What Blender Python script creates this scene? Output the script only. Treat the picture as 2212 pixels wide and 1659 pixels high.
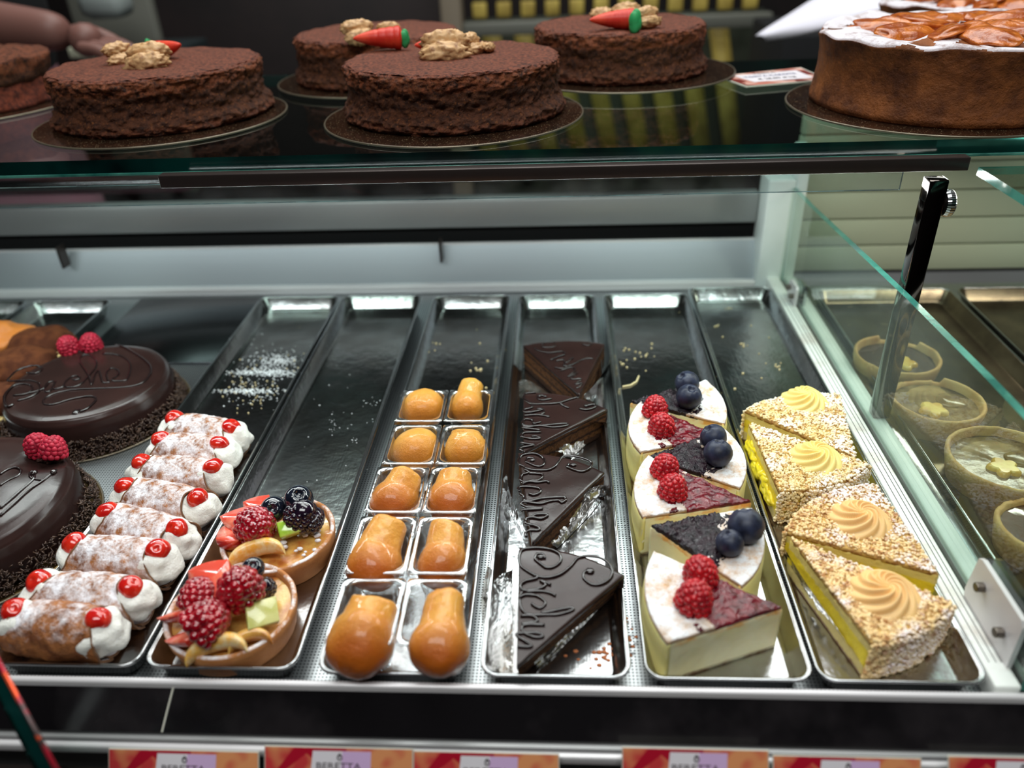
import bpy, bmesh, math, random
from math import sin, cos, pi, sqrt, radians, atan2
from mathutils import Vector, Matrix, noise
random.seed(7)
S = bpy.context.scene
C = S.collection
for o in list(bpy.data.objects): bpy.data.objects.remove(o)

# ------------------------------------------------------------------ camera
PITCH, YAW, ROLL, FPX, HC = 0.54461478, -0.07240195, -0.04343611, 1700.0, 0.385
fw = Vector((sin(YAW)*cos(PITCH), cos(YAW)*cos(PITCH), -sin(PITCH)))
rt0 = Vector((cos(YAW), -sin(YAW), 0)); up0 = rt0.cross(fw)
rt = rt0*cos(ROLL)+up0*sin(ROLL); up = -rt0*sin(ROLL)+up0*cos(ROLL)
cam = bpy.data.objects.new('camera', bpy.data.cameras.new('camera')); C.objects.link(cam)
m = Matrix.Identity(4)
for i in range(3):
    m[i][0] = rt[i]; m[i][1] = up[i]; m[i][2] = -fw[i]
m[2][3] = HC
cam.matrix_world = m
cam.data.sensor_width = 36; cam.data.lens = FPX/2212*36
cam.data.clip_start = .01
cam.data.dof.use_dof = True; cam.data.dof.focus_distance = .60; cam.data.dof.aperture_fstop = 3.6
S.camera = cam
def ray(px, py): return fw + rt*((px-1106)/FPX) + up*((829.5-py)/FPX)
def at(px, py, z=0.0):
    d = ray(px, py); t = (z-HC)/d.z; return Vector((0, 0, HC))+d*t
def aty(px, py, y):
    d = ray(px, py); return Vector((0, 0, HC))+d*(y/d.y)
def atx(px, py, x):
    d = ray(px, py); return Vector((0, 0, HC))+d*(x/d.x)

# ------------------------------------------------------------------ light
w = bpy.data.worlds.new('world'); S.world = w; w.use_nodes = True
w.node_tree.nodes['Background'].inputs[0].default_value = (.75, .82, .9, 1)
w.node_tree.nodes['Background'].inputs[1].default_value = .12
def area(name, loc, target, sx, sy, power, col):
    l = bpy.data.lights.new(name, 'AREA'); l.shape = 'RECTANGLE'; l.size = sx; l.size_y = sy
    l.energy = power; l.color = col
    o = bpy.data.objects.new(name, l); C.objects.link(o); o.location = loc
    o.rotation_euler = (Vector(target)-Vector(loc)).to_track_quat('-Z', 'Y').to_euler()
    return o
area('ceiling_lamp_front', (-.1, -.35, 1.75), (0, .5, 0), 1.4, .6, 22, (.97, 1, .98))
area('ceiling_lamp_middle', (.1, .85, 1.75), (0, .6, 0), 1.6, .5, 18, (.95, 1, .98))
area('ceiling_lamp_rear', (.0, 1.75, 1.78), (0, 1.2, 0), 2.2, .7, 26, (.97, 1, .97))
area('shelf_led_strip', (-.15, .615, .196), (-.15, .42, 0), .9, .012, 1.3, (.92, 1, .98))
area('rear_wall_fill', (-.3, .66, .196), (-.3, .86, .0), 1.1, .012, 1.1, (.88, 1, .98))  # added fill aimed back to brighten the rear wall, not a second strip
area('right_case_fill', (.55, .70, .20), (.5, .6, 0), .4, .02, 1.2, (1, .98, .84))  # added lamp that lifts the right-hand section, no known source there
S.view_settings.view_transform = 'Standard'; S.view_settings.look = 'None'
S.view_settings.gamma = 1; S.view_settings.use_curve_mapping = False
S.view_settings.exposure = -0.1

# ------------------------------------------------------------------ helpers
def lin(c):
    r = []
    for x in c:
        x = x/255; r.append(x/12.92 if x <= .04045 else ((x+.055)/1.055)**2.4)
    return (*r, 1)
def tag(o, label=None, cat=None, group=None, kind=None):
    if label: o['label'] = label
    if cat: o['category'] = cat
    if group: o['group'] = group
    if kind: o['kind'] = kind
    return o
def thing(name, loc, label, cat, group=None, rz=0):
    o = bpy.data.objects.new(name, None); C.objects.link(o); o.location = loc; o.rotation_euler.z = rz
    o.empty_display_size = .01
    return tag(o, label, cat, group)
def obj(name, data, mat, parent=None, smooth=True, loc=None, rot=None, kind=None):
    if isinstance(data, bpy.types.Mesh): me = data
    else:
        me = bpy.data.meshes.new(name); me.from_pydata(data[0], [], data[1]); me.update()
    if mat is not None and not me.materials:
        for x in (mat if isinstance(mat, (list, tuple)) else [mat]): me.materials.append(x)
    if smooth and not isinstance(data, bpy.types.Mesh):
        me.polygons.foreach_set('use_smooth', [len(p.vertices) < 9 for p in me.polygons])
    o = bpy.data.objects.new(name, me); C.objects.link(o)
    if parent: o.parent = parent
    if loc is not None: o.location = loc
    if rot is not None: o.rotation_euler = rot
    if kind: o['kind'] = kind
    return o
def copy_tree(o, parent=None):
    c = o.copy(); C.objects.link(c)
    if parent: c.parent = parent
    for ch in [x for x in o.children]: copy_tree(ch, c)
    return c
def N(p, s): return noise.noise(Vector(p)*s)
def merge(parts):
    V = []; F = []
    for v, f in parts:
        n = len(V); V += [tuple(x) for x in v]; F += [tuple(i+n for i in q) for q in f]
    return V, F
def xf(vf, M): return [tuple(M @ Vector(v)) for v in vf[0]], vf[1]
def move(vf, x, y, z): return [(v[0]+x, v[1]+y, v[2]+z) for v in vf[0]], vf[1]
def box(x0, y0, z0, x1, y1, z1):
    v = [(x0,y0,z0),(x1,y0,z0),(x1,y1,z0),(x0,y1,z0),(x0,y0,z1),(x1,y0,z1),(x1,y1,z1),(x0,y1,z1)]
    f = [(0,3,2,1),(4,5,6,7),(0,1,5,4),(1,2,6,5),(2,3,7,6),(3,0,4,7)]
    return v, f
def bevel_box(x0, y0, z0, x1, y1, z1, b=.001, seg=2):
    bm = bmesh.new(); v, f = box(x0, y0, z0, x1, y1, z1)
    vs = [bm.verts.new(p) for p in v]
    for q in f: bm.faces.new([vs[i] for i in q])
    bmesh.ops.bevel(bm, geom=bm.edges[:], offset=b, segments=seg, affect='EDGES', profile=.5)
    out = ([tuple(v.co) for v in bm.verts], [tuple(v.index for v in f.verts) for f in bm.faces])
    bm.verts.index_update()
    out = ([tuple(v.co) for v in bm.verts], [tuple(v.index for v in f.verts) for f in bm.faces]); bm.free()
    return out
def disp(vf, f):
    return [tuple(f(Vector(v))) for v in vf[0]], vf[1]
def lathe(prof, n=48, cap0=True, cap1=True):
    V = []; F = []
    for r, z in prof:
        for i in range(n):
            a = 2*pi*i/n; V.append((r*cos(a), r*sin(a), z))
    for k in range(len(prof)-1):
        for i in range(n):
            j = (i+1) % n; F.append((k*n+i, k*n+j, (k+1)*n+j, (k+1)*n+i))
    if cap0: F.append(tuple(range(n-1, -1, -1)))
    if cap1:
        b = (len(prof)-1)*n; F.append(tuple(range(b, b+n)))
    return V, F
def sphere(r=1, n=16, m=10, sx=1, sy=1, sz=1):
    pr = [(r*sin(pi*k/m) if 0 < k < m else r*.001, -r*cos(pi*k/m)) for k in range(m+1)]
    v, f = lathe(pr, n); return [(a*sx, b*sy, c*sz) for a, b, c in v], f
def tube(pts, r, n=6, cap=True, flat=1.0):
    pts = [Vector(p) for p in pts]; V = []; F = []; L = len(pts)
    prev = None
    for k, p in enumerate(pts):
        t = (pts[min(k+1, L-1)]-pts[max(k-1, 0)])
        if t.length < 1e-9: t = Vector((1, 0, 0))
        t.normalize(); upv = Vector((0, 0, 1)) if abs(t.z) < .9 else Vector((0, 1, 0))
        a = t.cross(upv).normalized(); b = a.cross(t).normalized()
        rr = r[k] if isinstance(r, (list, tuple)) else r
        for i in range(n):
            an = 2*pi*i/n; V.append(tuple(p+a*(rr*cos(an))+b*(rr*flat*sin(an))))
    for k in range(L-1):
        for i in range(n):
            j = (i+1) % n; F.append((k*n+i, k*n+j, (k+1)*n+j, (k+1)*n+i))
    if cap: F.append(tuple(range(n))[::-1]); F.append(tuple(range((L-1)*n, L*n)))
    return V, F
def smooth_line(pts, k=6):
    """Catmull-Rom through the points"""
    P = [Vector(p) for p in pts]; out = []
    for i in range(len(P)-1):
        p0, p1, p2, p3 = P[max(i-1, 0)], P[i], P[i+1], P[min(i+2, len(P)-1)]
        for j in range(k):
            t = j/k
            out.append(.5*((2*p1)+(p2-p0)*t+(2*p0-5*p1+4*p2-p3)*t*t+(3*p1-p0-3*p2+p3)*t**3))
    out.append(P[-1]); return out
ICO = {}
def ico(sub):
    if sub not in ICO:
        bm = bmesh.new(); bmesh.ops.create_icosphere(bm, subdivisions=sub, radius=1); bm.verts.index_update()
        ICO[sub] = ([tuple(v.co) for v in bm.verts], [tuple(v.index for v in f.verts) for f in bm.faces]); bm.free()
    return ICO[sub]
def mesh(name, vf, mat, smooth=True):
    me = bpy.data.meshes.new(name); me.from_pydata(vf[0], [], vf[1]); me.update()
    for x in (mat if isinstance(mat, (list, tuple)) else [mat]): me.materials.append(x)
    if smooth: me.polygons.foreach_set('use_smooth', [True]*len(me.polygons))
    return me
def rrect(x0, y0, x1, y1, r, k=5):
    out = []
    for cx, cy, a0 in ((x1-r, y0+r, -pi/2), (x1-r, y1-r, 0), (x0+r, y1-r, pi/2), (x0+r, y0+r, pi)):
        for i in range(k+1):
            a = a0+pi/2*i/k; out.append((cx+r*cos(a), cy+r*sin(a)))
    return out
def loops(ls, cap0=True, cap1=False):
    """ls: list of lists of 3D points of equal length"""
    n = len(ls[0]); V = [tuple(p) for l in ls for p in l]; F = []
    for k in range(len(ls)-1):
        for i in range(n):
            j = (i+1) % n; F.append((k*n+i, k*n+j, (k+1)*n+j, (k+1)*n+i))
    if cap0: F.append(tuple(range(n-1, -1, -1)))
    if cap1: F.append(tuple(range((len(ls)-1)*n, len(ls)*n)))
    return V, F

# ------------------------------------------------------------------ materials
def mat(name, col, rough=.5, metal=0, spec=.5, col2=None, nscale=100, lo=.4, hi=.6, detail=4,
        bump=0, bscale=300, bdist=.0005, sss=0, sssr=(.004, .002, .001), coat=0, trans=0, ior=1.45,
        sugar=None, layers=None, emit=None, bump2=None, aniso=None, sheen=0, dots=None, vor=None, grad=None):
    M = bpy.data.materials.new(name); M.use_nodes = True; nt = M.node_tree; nd = nt.nodes; L = nt.links
    B = nd['Principled BSDF']
    tc = nd.new('ShaderNodeTexCoord'); ob = tc.outputs['Object']
    B.inputs['Roughness'].default_value = rough; B.inputs['Metallic'].default_value = metal
    B.inputs['Specular IOR Level'].default_value = spec; B.inputs['IOR'].default_value = ior
    B.inputs['Coat Weight'].default_value = coat; B.inputs['Coat Roughness'].default_value = .06
    B.inputs['Transmission Weight'].default_value = trans
    if sss:
        B.inputs['Subsurface Weight'].default_value = sss; B.inputs['Subsurface Radius'].default_value = sssr
        B.inputs['Subsurface Scale'].default_value = 1
    def nz(scale, det=4, rough_=.6):
        n = nd.new('ShaderNodeTexNoise'); n.inputs['Scale'].default_value = scale; n.inputs['Detail'].default_value = det
        n.inputs['Roughness'].default_value = rough_; L.new(ob, n.inputs['Vector']); return n.outputs['Fac']
    def ramp(fac, a, b, ca=(0,0,0,1), cb=(1,1,1,1)):
        r = nd.new('ShaderNodeValToRGB'); e = r.color_ramp.elements; e[0].position = a; e[1].position = b
        e[0].color = ca; e[1].color = cb; L.new(fac, r.inputs[0]); return r.outputs[0]
    def mix(f, a, b):
        x = nd.new('ShaderNodeMix'); x.data_type = 'RGBA'
        if isinstance(f, float): x.inputs[0].default_value = f
        else: L.new(f, x.inputs[0])
        for s, v in ((6, a), (7, b)):
            if isinstance(v, tuple): x.inputs[s].default_value = v
            else: L.new(v, x.inputs[s])
        return x.outputs[2]
    colr = lin(col)
    if layers:   # list of (z, colour) by object height in metres, constant steps
        sp = nd.new('ShaderNodeSeparateXYZ'); L.new(ob, sp.inputs[0])
        mr = nd.new('ShaderNodeMapRange'); z0, z1 = layers[0][0], layers[-1][0]
        mr.inputs['From Min'].default_value = z0; mr.inputs['From Max'].default_value = z1
        ad = nd.new('ShaderNodeMath'); ad.operation = 'MULTIPLY_ADD'; L.new(nz(180, 3), ad.inputs[0])
        ad.inputs[1].default_value = .004; L.new(sp.outputs[2], ad.inputs[2])
        L.new(ad.outputs[0], mr.inputs['Value'])
        r = nd.new('ShaderNodeValToRGB'); r.color_ramp.interpolation = 'LINEAR'
        e = r.color_ramp.elements
        while len(e) > 1: e.remove(e[-1])
        for i, (z, c) in enumerate(layers):
            p = (z-z0)/(z1-z0)
            if i == 0: e[0].position = 0; e[0].color = lin(c)
            else:
                q = e.new(max(p-.03, 0)); q.color = lin(layers[i-1][1]); q = e.new(min(p+.0, 1)); q.color = lin(c)
        L.new(mr.outputs[0], r.inputs[0]); colr = r.outputs[0]
    if col2: colr = mix(ramp(nz(nscale, detail), lo, hi), colr, lin(col2))
    if vor:      # (scale, colour, lo, hi): cell flecks
        v = nd.new('ShaderNodeTexVoronoi'); v.inputs['Scale'].default_value = vor[0]; L.new(ob, v.inputs['Vector'])
        s = nd.new('ShaderNodeSeparateColor'); L.new(v.outputs['Color'], s.inputs[0])
        colr = mix(ramp(s.outputs[0], vor[2], vor[3]), colr, lin(vor[1]))
    if grad:     # (axis, from, to, colour): bake colour that changes along the thing
        sg = nd.new('ShaderNodeSeparateXYZ'); L.new(ob, sg.inputs[0])
        ga = nd.new('ShaderNodeMath'); ga.operation = 'MULTIPLY_ADD'; L.new(nz(55, 3), ga.inputs[0]); ga.inputs[1].default_value = .012; L.new(sg.outputs[grad[0]], ga.inputs[2])
        gm = nd.new('ShaderNodeMapRange'); gm.inputs['From Min'].default_value = grad[1]; gm.inputs['From Max'].default_value = grad[2]; L.new(ga.outputs[0], gm.inputs[0])
        colr = mix(gm.outputs[0], colr, lin(grad[3]))
    if dots:     # (scale, radius, colour): punched holes in a square lattice
        v = nd.new('ShaderNodeTexVoronoi'); v.inputs['Scale'].default_value = dots[0]; v.inputs['Randomness'].default_value = 0
        L.new(ob, v.inputs['Vector'])
        colr = mix(ramp(v.outputs['Distance'], dots[1], dots[1]+.08), lin(dots[2]), colr)
        mt = ramp(v.outputs['Distance'], dots[1], dots[1]+.08); L.new(mt, B.inputs['Metallic'])
    if sugar:    # (noise scale, lo, hi, colour) dusting that settled on upward faces
        g = nd.new('ShaderNodeNewGeometry'); sp = nd.new('ShaderNodeSeparateXYZ'); L.new(g.outputs['Normal'], sp.inputs[0])
        u = ramp(sp.outputs[2], sugar[4] if len(sugar) > 4 else .15, .75)
        mm = nd.new('ShaderNodeMath'); mm.operation = 'MULTIPLY'; L.new(u, mm.inputs[0])
        L.new(ramp(nz(sugar[0], 8, .75), sugar[1], sugar[2]), mm.inputs[1])
        colr = mix(mm.outputs[0], colr, lin(sugar[3]))
        rr = nd.new('ShaderNodeMapRange'); rr.inputs['To Min'].default_value = rough; rr.inputs['To Max'].default_value = .9
        L.new(mm.outputs[0], rr.inputs['Value']); L.new(rr.outputs[0], B.inputs['Roughness'])
    if isinstance(colr, tuple): B.inputs['Base Color'].default_value = colr
    else: L.new(colr, B.inputs['Base Color'])
    if emit:
        B.inputs['Emission Color'].default_value = lin(emit[0]); B.inputs['Emission Strength'].default_value = emit[1]
    nrm = None
    if aniso:    # brushed lines: (scale x, scale y, strength)
        mp = nd.new('ShaderNodeMapping'); mp.inputs['Scale'].default_value = (aniso[0], aniso[1], 1); L.new(ob, mp.inputs[0])
        n = nd.new('ShaderNodeTexNoise'); n.inputs['Scale'].default_value = 1; n.inputs['Detail'].default_value = 3; L.new(mp.outputs[0], n.inputs['Vector'])
        b = nd.new('ShaderNodeBump'); b.inputs['Strength'].default_value = aniso[2]; b.inputs['Distance'].default_value = .0002
        L.new(n.outputs['Fac'], b.inputs['Height']); nrm = b.outputs[0]
    for bb in ([(bump, bscale, bdist)] if bump else [])+([bump2] if bump2 else []):
        b = nd.new('ShaderNodeBump'); b.inputs['Strength'].default_value = bb[0]; b.inputs['Distance'].default_value = bb[2]
        L.new(nz(bb[1], 5, .65), b.inputs['Height'])
        if nrm: L.new(nrm, b.inputs['Normal'])
        nrm = b.outputs[0]
    if nrm: L.new(nrm, B.inputs['Normal'])
    return M
def glassmat(name, tint=(235, 248, 244), rough=0.0, refl=1.0, haze=None, bump=None, sheet_=False):
    """clear sheet: transparent body with a Fresnel mirror coat, so light still passes through it"""
    M = bpy.data.materials.new(name); M.use_nodes = True; nt = M.node_tree; nd = nt.nodes; L = nt.links
    nd.remove(nd['Principled BSDF']); out = nd['Material Output']
    t = nd.new('ShaderNodeBsdfTransparent'); t.inputs[0].default_value = lin(tint)
    g = nd.new('ShaderNodeBsdfGlossy'); g.inputs['Roughness'].default_value = rough
    f = nd.new('ShaderNodeFresnel'); f.inputs[0].default_value = 1.45
    k = nd.new('ShaderNodeMath'); k.operation = 'MULTIPLY'; k.inputs[1].default_value = refl; L.new(f.outputs[0], k.inputs[0])
    ge = nd.new('ShaderNodeNewGeometry'); nb = nd.new('ShaderNodeMath'); nb.operation = 'SUBTRACT'; nb.inputs[0].default_value = 1; L.new(ge.outputs['Backfacing'], nb.inputs[1])
    k2 = nd.new('ShaderNodeMath'); k2.operation = 'MULTIPLY'; k2.use_clamp = True; L.new(k.outputs[0], k2.inputs[0]); L.new(nb.outputs[0], k2.inputs[1]); k = k2
    base = t.outputs[0]
    if haze:   # (colour, lo, hi, amount, scale): patches of diffuse haze by noise
        d = nd.new('ShaderNodeBsdfDiffuse'); d.inputs[0].default_value = lin(haze[0])
        tc = nd.new('ShaderNodeTexCoord'); n = nd.new('ShaderNodeTexNoise'); n.inputs['Scale'].default_value = haze[4]; n.inputs['Detail'].default_value = 4
        L.new(tc.outputs['Object'], n.inputs['Vector'])
        mr = nd.new('ShaderNodeMapRange'); mr.inputs['From Min'].default_value = haze[1]; mr.inputs['From Max'].default_value = haze[2]
        mr.inputs['To Max'].default_value = haze[3]; L.new(n.outputs['Fac'], mr.inputs[0])
        x = nd.new('ShaderNodeMixShader'); L.new(mr.outputs[0], x.inputs[0]); L.new(t.outputs[0], x.inputs[1]); L.new(d.outputs[0], x.inputs[2]); base = x.outputs[0]
    if bump:
        tc2 = nd.new('ShaderNodeTexCoord'); n2 = nd.new('ShaderNodeTexNoise'); n2.inputs['Scale'].default_value = bump[0]; n2.inputs['Detail'].default_value = 2
        L.new(tc2.outputs['Object'], n2.inputs['Vector']); b = nd.new('ShaderNodeBump'); b.inputs['Strength'].default_value = bump[1]; b.inputs['Distance'].default_value = bump[2]
        L.new(n2.outputs['Fac'], b.inputs['Height']); L.new(b.outputs[0], g.inputs['Normal']); L.new(b.outputs[0], f.inputs['Normal'])
    if sheet_:   # single open skin: the same mirror coat seen from either side
        lw = nd.new('ShaderNodeLayerWeight'); lw.inputs[0].default_value = .5
        pw = nd.new('ShaderNodeMath'); pw.operation = 'POWER'; pw.inputs[1].default_value = 3; L.new(lw.outputs['Facing'], pw.inputs[0])
        ma = nd.new('ShaderNodeMath'); ma.operation = 'MULTIPLY_ADD'; ma.inputs[1].default_value = .8*refl; ma.inputs[2].default_value = .07*refl; ma.use_clamp = True
        L.new(pw.outputs[0], ma.inputs[0]); k = ma
        if bump: L.new(b.outputs[0], lw.inputs['Normal'])
    x = nd.new('ShaderNodeMixShader'); L.new(k.outputs[0], x.inputs[0]); L.new(base, x.inputs[1]); L.new(g.outputs[0], x.inputs[2])
    L.new(x.outputs[0], out.inputs[0]); return M

steel = mat('brushed steel', (176, 178, 180), .2, 1, aniso=(1500, 12, .25), bump2=(.25, 9, .003), col2=(150, 150, 152), nscale=14)
steel_tray = mat('tray steel', (182, 184, 186), .2, 1, aniso=(900, 10, .3), bump2=(.5, 12, .003), col2=(156, 152, 150), nscale=22, lo=.35, hi=.7)
steel_rim = mat('polished steel', (190, 192, 194), .16, 1)
steel_dark = mat('dark mirror steel', (66, 58, 56), .34, .6, bump=.1, bscale=20, bdist=.001)
steel_wall = mat('rear wall steel', (188, 194, 200), .36, .65, aniso=(6, 400, .2))
steel_grey = mat('grey satin steel', (150, 150, 150), .4, .5)
perf = mat('perforated steel', (176, 180, 182), .34, 1, dots=(420, .24, (14, 14, 16)))
perf2 = mat('dark deck reflection', (70, 72, 76), .22, 1, bump=.15, bscale=10, bdist=.002)
black_gloss = mat('black gloss panel', (18, 16, 18), .2, 0, .6, col2=(42, 38, 40), nscale=12, lo=.5, hi=.75, bump=.08, bscale=14, bdist=.002)
white_lip = mat('pale metal lip', (222, 218, 220), .35, .25)
white_plastic = mat('white plastic channel', (238, 242, 240), .35, 0, .5, col2=(214, 222, 220), nscale=10, lo=.45, hi=.75)
white_lam = mat('white worn laminate', (238, 241, 236), .45, 0, .4, col2=(214, 208, 200), nscale=45, lo=.5, hi=.72)
cream_panel = mat('cream wall panel', (196, 200, 176), .5, 0, .4)
dark_line = mat('dark crack', (60, 58, 56), .7)
glass = glassmat('clear glass', (226, 240, 235))
glass_side = glassmat('tinted side glass', (232, 241, 236), refl=.8, haze=((205, 216, 210), .35, .8, .12, 6))
glass_edge = mat('green glass edge', (6, 52, 48), .12, 0, .8, col2=(2, 16, 18), nscale=9, lo=.40, hi=.62, trans=.2, coat=.5)
glass_edge_l = mat('pale green glass edge', (98, 178, 160), .14, 0, .8, col2=(44, 118, 108), nscale=30, lo=.4, hi=.65, trans=.35, coat=.5)
plexi = glassmat('clear acrylic', (238, 242, 242), haze=((220, 225, 228), .3, .9, .12, 30))
plexi_edge = mat('acrylic edge', (150, 172, 176), .2, 0, .8, col2=(90, 104, 112), nscale=25, trans=.3)
cupmat = glassmat('clear cup plastic', (242, 244, 245), .04, 1.3, haze=((235, 238, 240), .35, .85, .14, 90), bump=(90, .3, .001), sheet_=True)
cuprim = glassmat('cup rim plastic', (232, 236, 238), .1, 4.5, haze=((240, 242, 244), .3, .75, .35, 120), bump=(120, .4, .001), sheet_=True)
filmmat = glassmat('acetate film', (214, 210, 204), .06, 3.6, haze=((200, 194, 184), .3, .8, .35, 60), bump=(75, .9, .004), sheet_=True)
choc = mat('dark chocolate glaze', (40, 26, 24), .24, 0, .42, col2=(52, 34, 31), nscale=18, lo=.4, hi=.7, bump=.12, bscale=45, bdist=.002)
choc_line = mat('piped chocolate', (30, 20, 20), .14, 0, .6, coat=.35)
choc_break = mat('broken chocolate crumb', (52, 30, 26), .5, 0, .4, col2=(96, 58, 48), nscale=260, bump=.9, bscale=420, bdist=.002)
sprink = mat('chocolate sprinkles', (58, 42, 36), .38, 0, .5, col2=(92, 70, 56), nscale=300, lo=.45, hi=.6)
sponge = mat('sacher sponge', (66, 40, 24), .85, 0, .2, layers=[(0, (60, 38, 24)), (.008, (98, 64, 34)), (.012, (44, 26, 18)), (.014, (92, 60, 34)), (.021, (42, 25, 18)), (.023, (88, 56, 32)), (.03, (60, 36, 22)), (.036, (40, 24, 18))],
             col2=(34, 22, 16), nscale=420, lo=.45, hi=.75, bump=1, bscale=650, bdist=.0012)
cakecrumb = mat('brown cake crumb', (84, 44, 26), .65, 0, .4, layers=[(0, (128, 70, 44)), (.010, (104, 58, 34)), (.036, (150, 80, 46)), (.0475, (142, 78, 52))], col2=(58, 29, 18), nscale=190, lo=.42, hi=.66, bump=1, bscale=300, bdist=.004, bump2=(.9, 1100, .0012), vor=(700, (140, 82, 42), .88, 1))
caketop = mat('brown cake top', (136, 74, 52), .6, 0, .35, col2=(72, 37, 26), nscale=330, lo=.40, hi=.62, bump=1, bscale=800, bdist=.0014)
cakered = mat('reddish cake crumb', (128, 62, 42), .8, 0, .3, col2=(66, 32, 26), nscale=200, lo=.4, hi=.65, bump=1, bscale=500, bdist=.002)
crustbrown = mat('baked apple cake crust', (146, 84, 40), .6, 0, .35, col2=(82, 42, 20), nscale=42, lo=.35, hi=.66, bump=.8, bscale=130, bdist=.003, bump2=(.6, 600, .001))
apple = mat('glazed baked apple', (206, 116, 44), .22, 0, .6, col2=(160, 76, 30), nscale=70, lo=.4, hi=.62, bump=.6, bscale=90, bdist=.003, coat=.3, sss=.15)
powder = mat('icing sugar', (236, 232, 236), .95, 0, .2, col2=(200, 186, 184), nscale=190, lo=.5, hi=.72, bump=.7, bscale=700, bdist=.001)
powder_rim = mat('sugared baked rim', (214, 168, 120), .8, 0, .2, col2=(186, 150, 112), nscale=60, sugar=(70, .35, .56, (236, 236, 238), -.2), bump=.9, bscale=300, bdist=.002)
appletop = mat('sugared cake top', (120, 66, 40), .6, 0, .3, sugar=(38, .32, .52, (222, 216, 222), .1), bump=.6, bscale=300, bdist=.0015)
cardboard = mat('dark foil cake board', (66, 44, 32), .16, .6, .5, col2=(46, 34, 28), nscale=60, lo=.45, hi=.7, vor=(1300, (200, 170, 130), .95, 1))
goldboard = mat('gold foil cake board', (112, 90, 52), .28, .8, .5, col2=(52, 40, 26), nscale=40, lo=.4, hi=.65)
board_edge = mat('board edge', (116, 106, 90), .3, .5)
cheese = mat('baked cheesecake', (232, 220, 160), .5, 0, .4, layers=[(-.001, (150, 108, 62)), (.0045, (236, 226, 176)), (.029, (238, 226, 168)), (.0325, (228, 170, 90)), (.036, (206, 130, 60))],
             bump=.35, bscale=260, bdist=.001, sss=.25, col2=(240, 232, 190), nscale=60)
rimcrust = mat('pale baked rim', (238, 228, 140), .5, 0, .4, layers=[(-.001, (196, 150, 70)), (.004, (236, 222, 140)), (.027, (238, 226, 150)), (.036, (226, 172, 92))], bump=.3, bscale=200, bdist=.001, sss=.2)
jam_red = mat('raspberry jam', (112, 8, 26), .16, 0, .45, col2=(70, 4, 16), nscale=110, bump=.6, bscale=120, bdist=.003, coat=.2, sugar=(60, .68, .80, (225, 205, 215), .5))
jam_blue = mat('blueberry jam', (16, 9, 18), .1, 0, .5, col2=(36, 12, 26), nscale=160, bump=.8, bscale=150, bdist=.004, sugar=(50, .70, .82, (210, 212, 225), .5))
rasp = mat('raspberry', (192, 24, 34), .32, 0, .5, col2=(160, 16, 30), nscale=90, sss=.35, sssr=(.004, .0012, .001), coat=.15)
rasp_pink = mat('matt raspberry', (186, 34, 60), .5, 0, .4, col2=(150, 20, 44), nscale=90, sss=.3, sssr=(.004, .0012, .0012))
rasp_glazed = mat('glazed raspberry', (172, 12, 30), .1, 0, .6, col2=(130, 8, 24), nscale=90, sss=.3, sssr=(.004, .001, .001), coat=.9)
blackb = mat('blackberry', (16, 12, 24), .1, 0, .6, coat=.9, col2=(34, 16, 34), nscale=200)
blueb = mat('blueberry', (46, 52, 74), .42, 0, .4, col2=(24, 26, 40), nscale=110, lo=.35, hi=.65, bump=.15, bscale=400, bdist=.0005)
blueb_g = mat('glazed blueberry', (20, 24, 36), .08, 0, .6, coat=1)
strawb = mat('strawberry outside', (206, 34, 30), .14, 0, .6, coat=.8, sss=.3, col2=(170, 16, 22), nscale=80, bump=.5, bscale=300, bdist=.001)
strawin = mat('strawberry cut flesh', (226, 84, 66), .16, 0, .6, coat=.8, sss=.3, col2=(240, 150, 120), nscale=60, lo=.5, hi=.7)
kiwi_g = mat('kiwi flesh green', (148, 190, 52), .14, 0, .6, coat=.8, sss=.25, col2=(190, 210, 100), nscale=70)
kiwi_p = mat('kiwi flesh pale', (178, 176, 96), .2, 0, .6, coat=.6, sss=.25, col2=(200, 196, 130), nscale=70)
mandarin = mat('mandarin segment', (236, 176, 74), .25, 0, .5, coat=.5, sss=.35, col2=(238, 214, 160), nscale=130, lo=.42, hi=.62, bump=.5, bscale=220, bdist=.001)
custard = mat('custard', (222, 176, 92), .18, 0, .5, coat=.5, sss=.2, col2=(178, 104, 50), nscale=50, lo=.4, hi=.65, bump=.3, bscale=120, bdist=.002)
pastry = mat('tart pastry', (190, 128, 74), .6, 0, .35, col2=(168, 104, 56), nscale=70, lo=.35, hi=.7, bump=.5, bscale=500, bdist=.0008, sugar=(60, .42, .58, (240, 236, 238), .35))
pastry_plain = mat('almond tart pastry', (204, 170, 112), .6, 0, .35, col2=(182, 134, 78), nscale=50, lo=.4, hi=.7, bump=.5, bscale=500, bdist=.0008)
jelly = mat('dark glazed filling', (92, 72, 48), .16, 0, .4, col2=(140, 118, 84), nscale=60, lo=.4, hi=.65, bump=.3, bscale=60, bdist=.001)
jelly_d = mat('dark jam filling', (46, 24, 20), .14, 0, .6, bump=.8, bscale=220, bdist=.002, coat=.7)
biscuit = mat('yellow biscuit star', (228, 196, 104), .3, 0, .5, coat=.5, col2=(206, 160, 70), nscale=80)
shell = mat('fried cannoli shell', (172, 110, 58), .5, 0, .35, col2=(112, 62, 32), nscale=90, lo=.35, hi=.65, bump=.8, bscale=260, bdist=.0018, sugar=(110, .40, .60, (238, 236, 242), .1))
shell_edge = mat('dark shell edge', (104, 72, 54), .6, 0, .3, col2=(120, 84, 56), nscale=200)
ricotta = mat('ricotta cream', (234, 233, 226), .45, 0, .4, bump=.9, bscale=330, bdist=.0014, sss=.25, sssr=(.003, .003, .0025))
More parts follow.
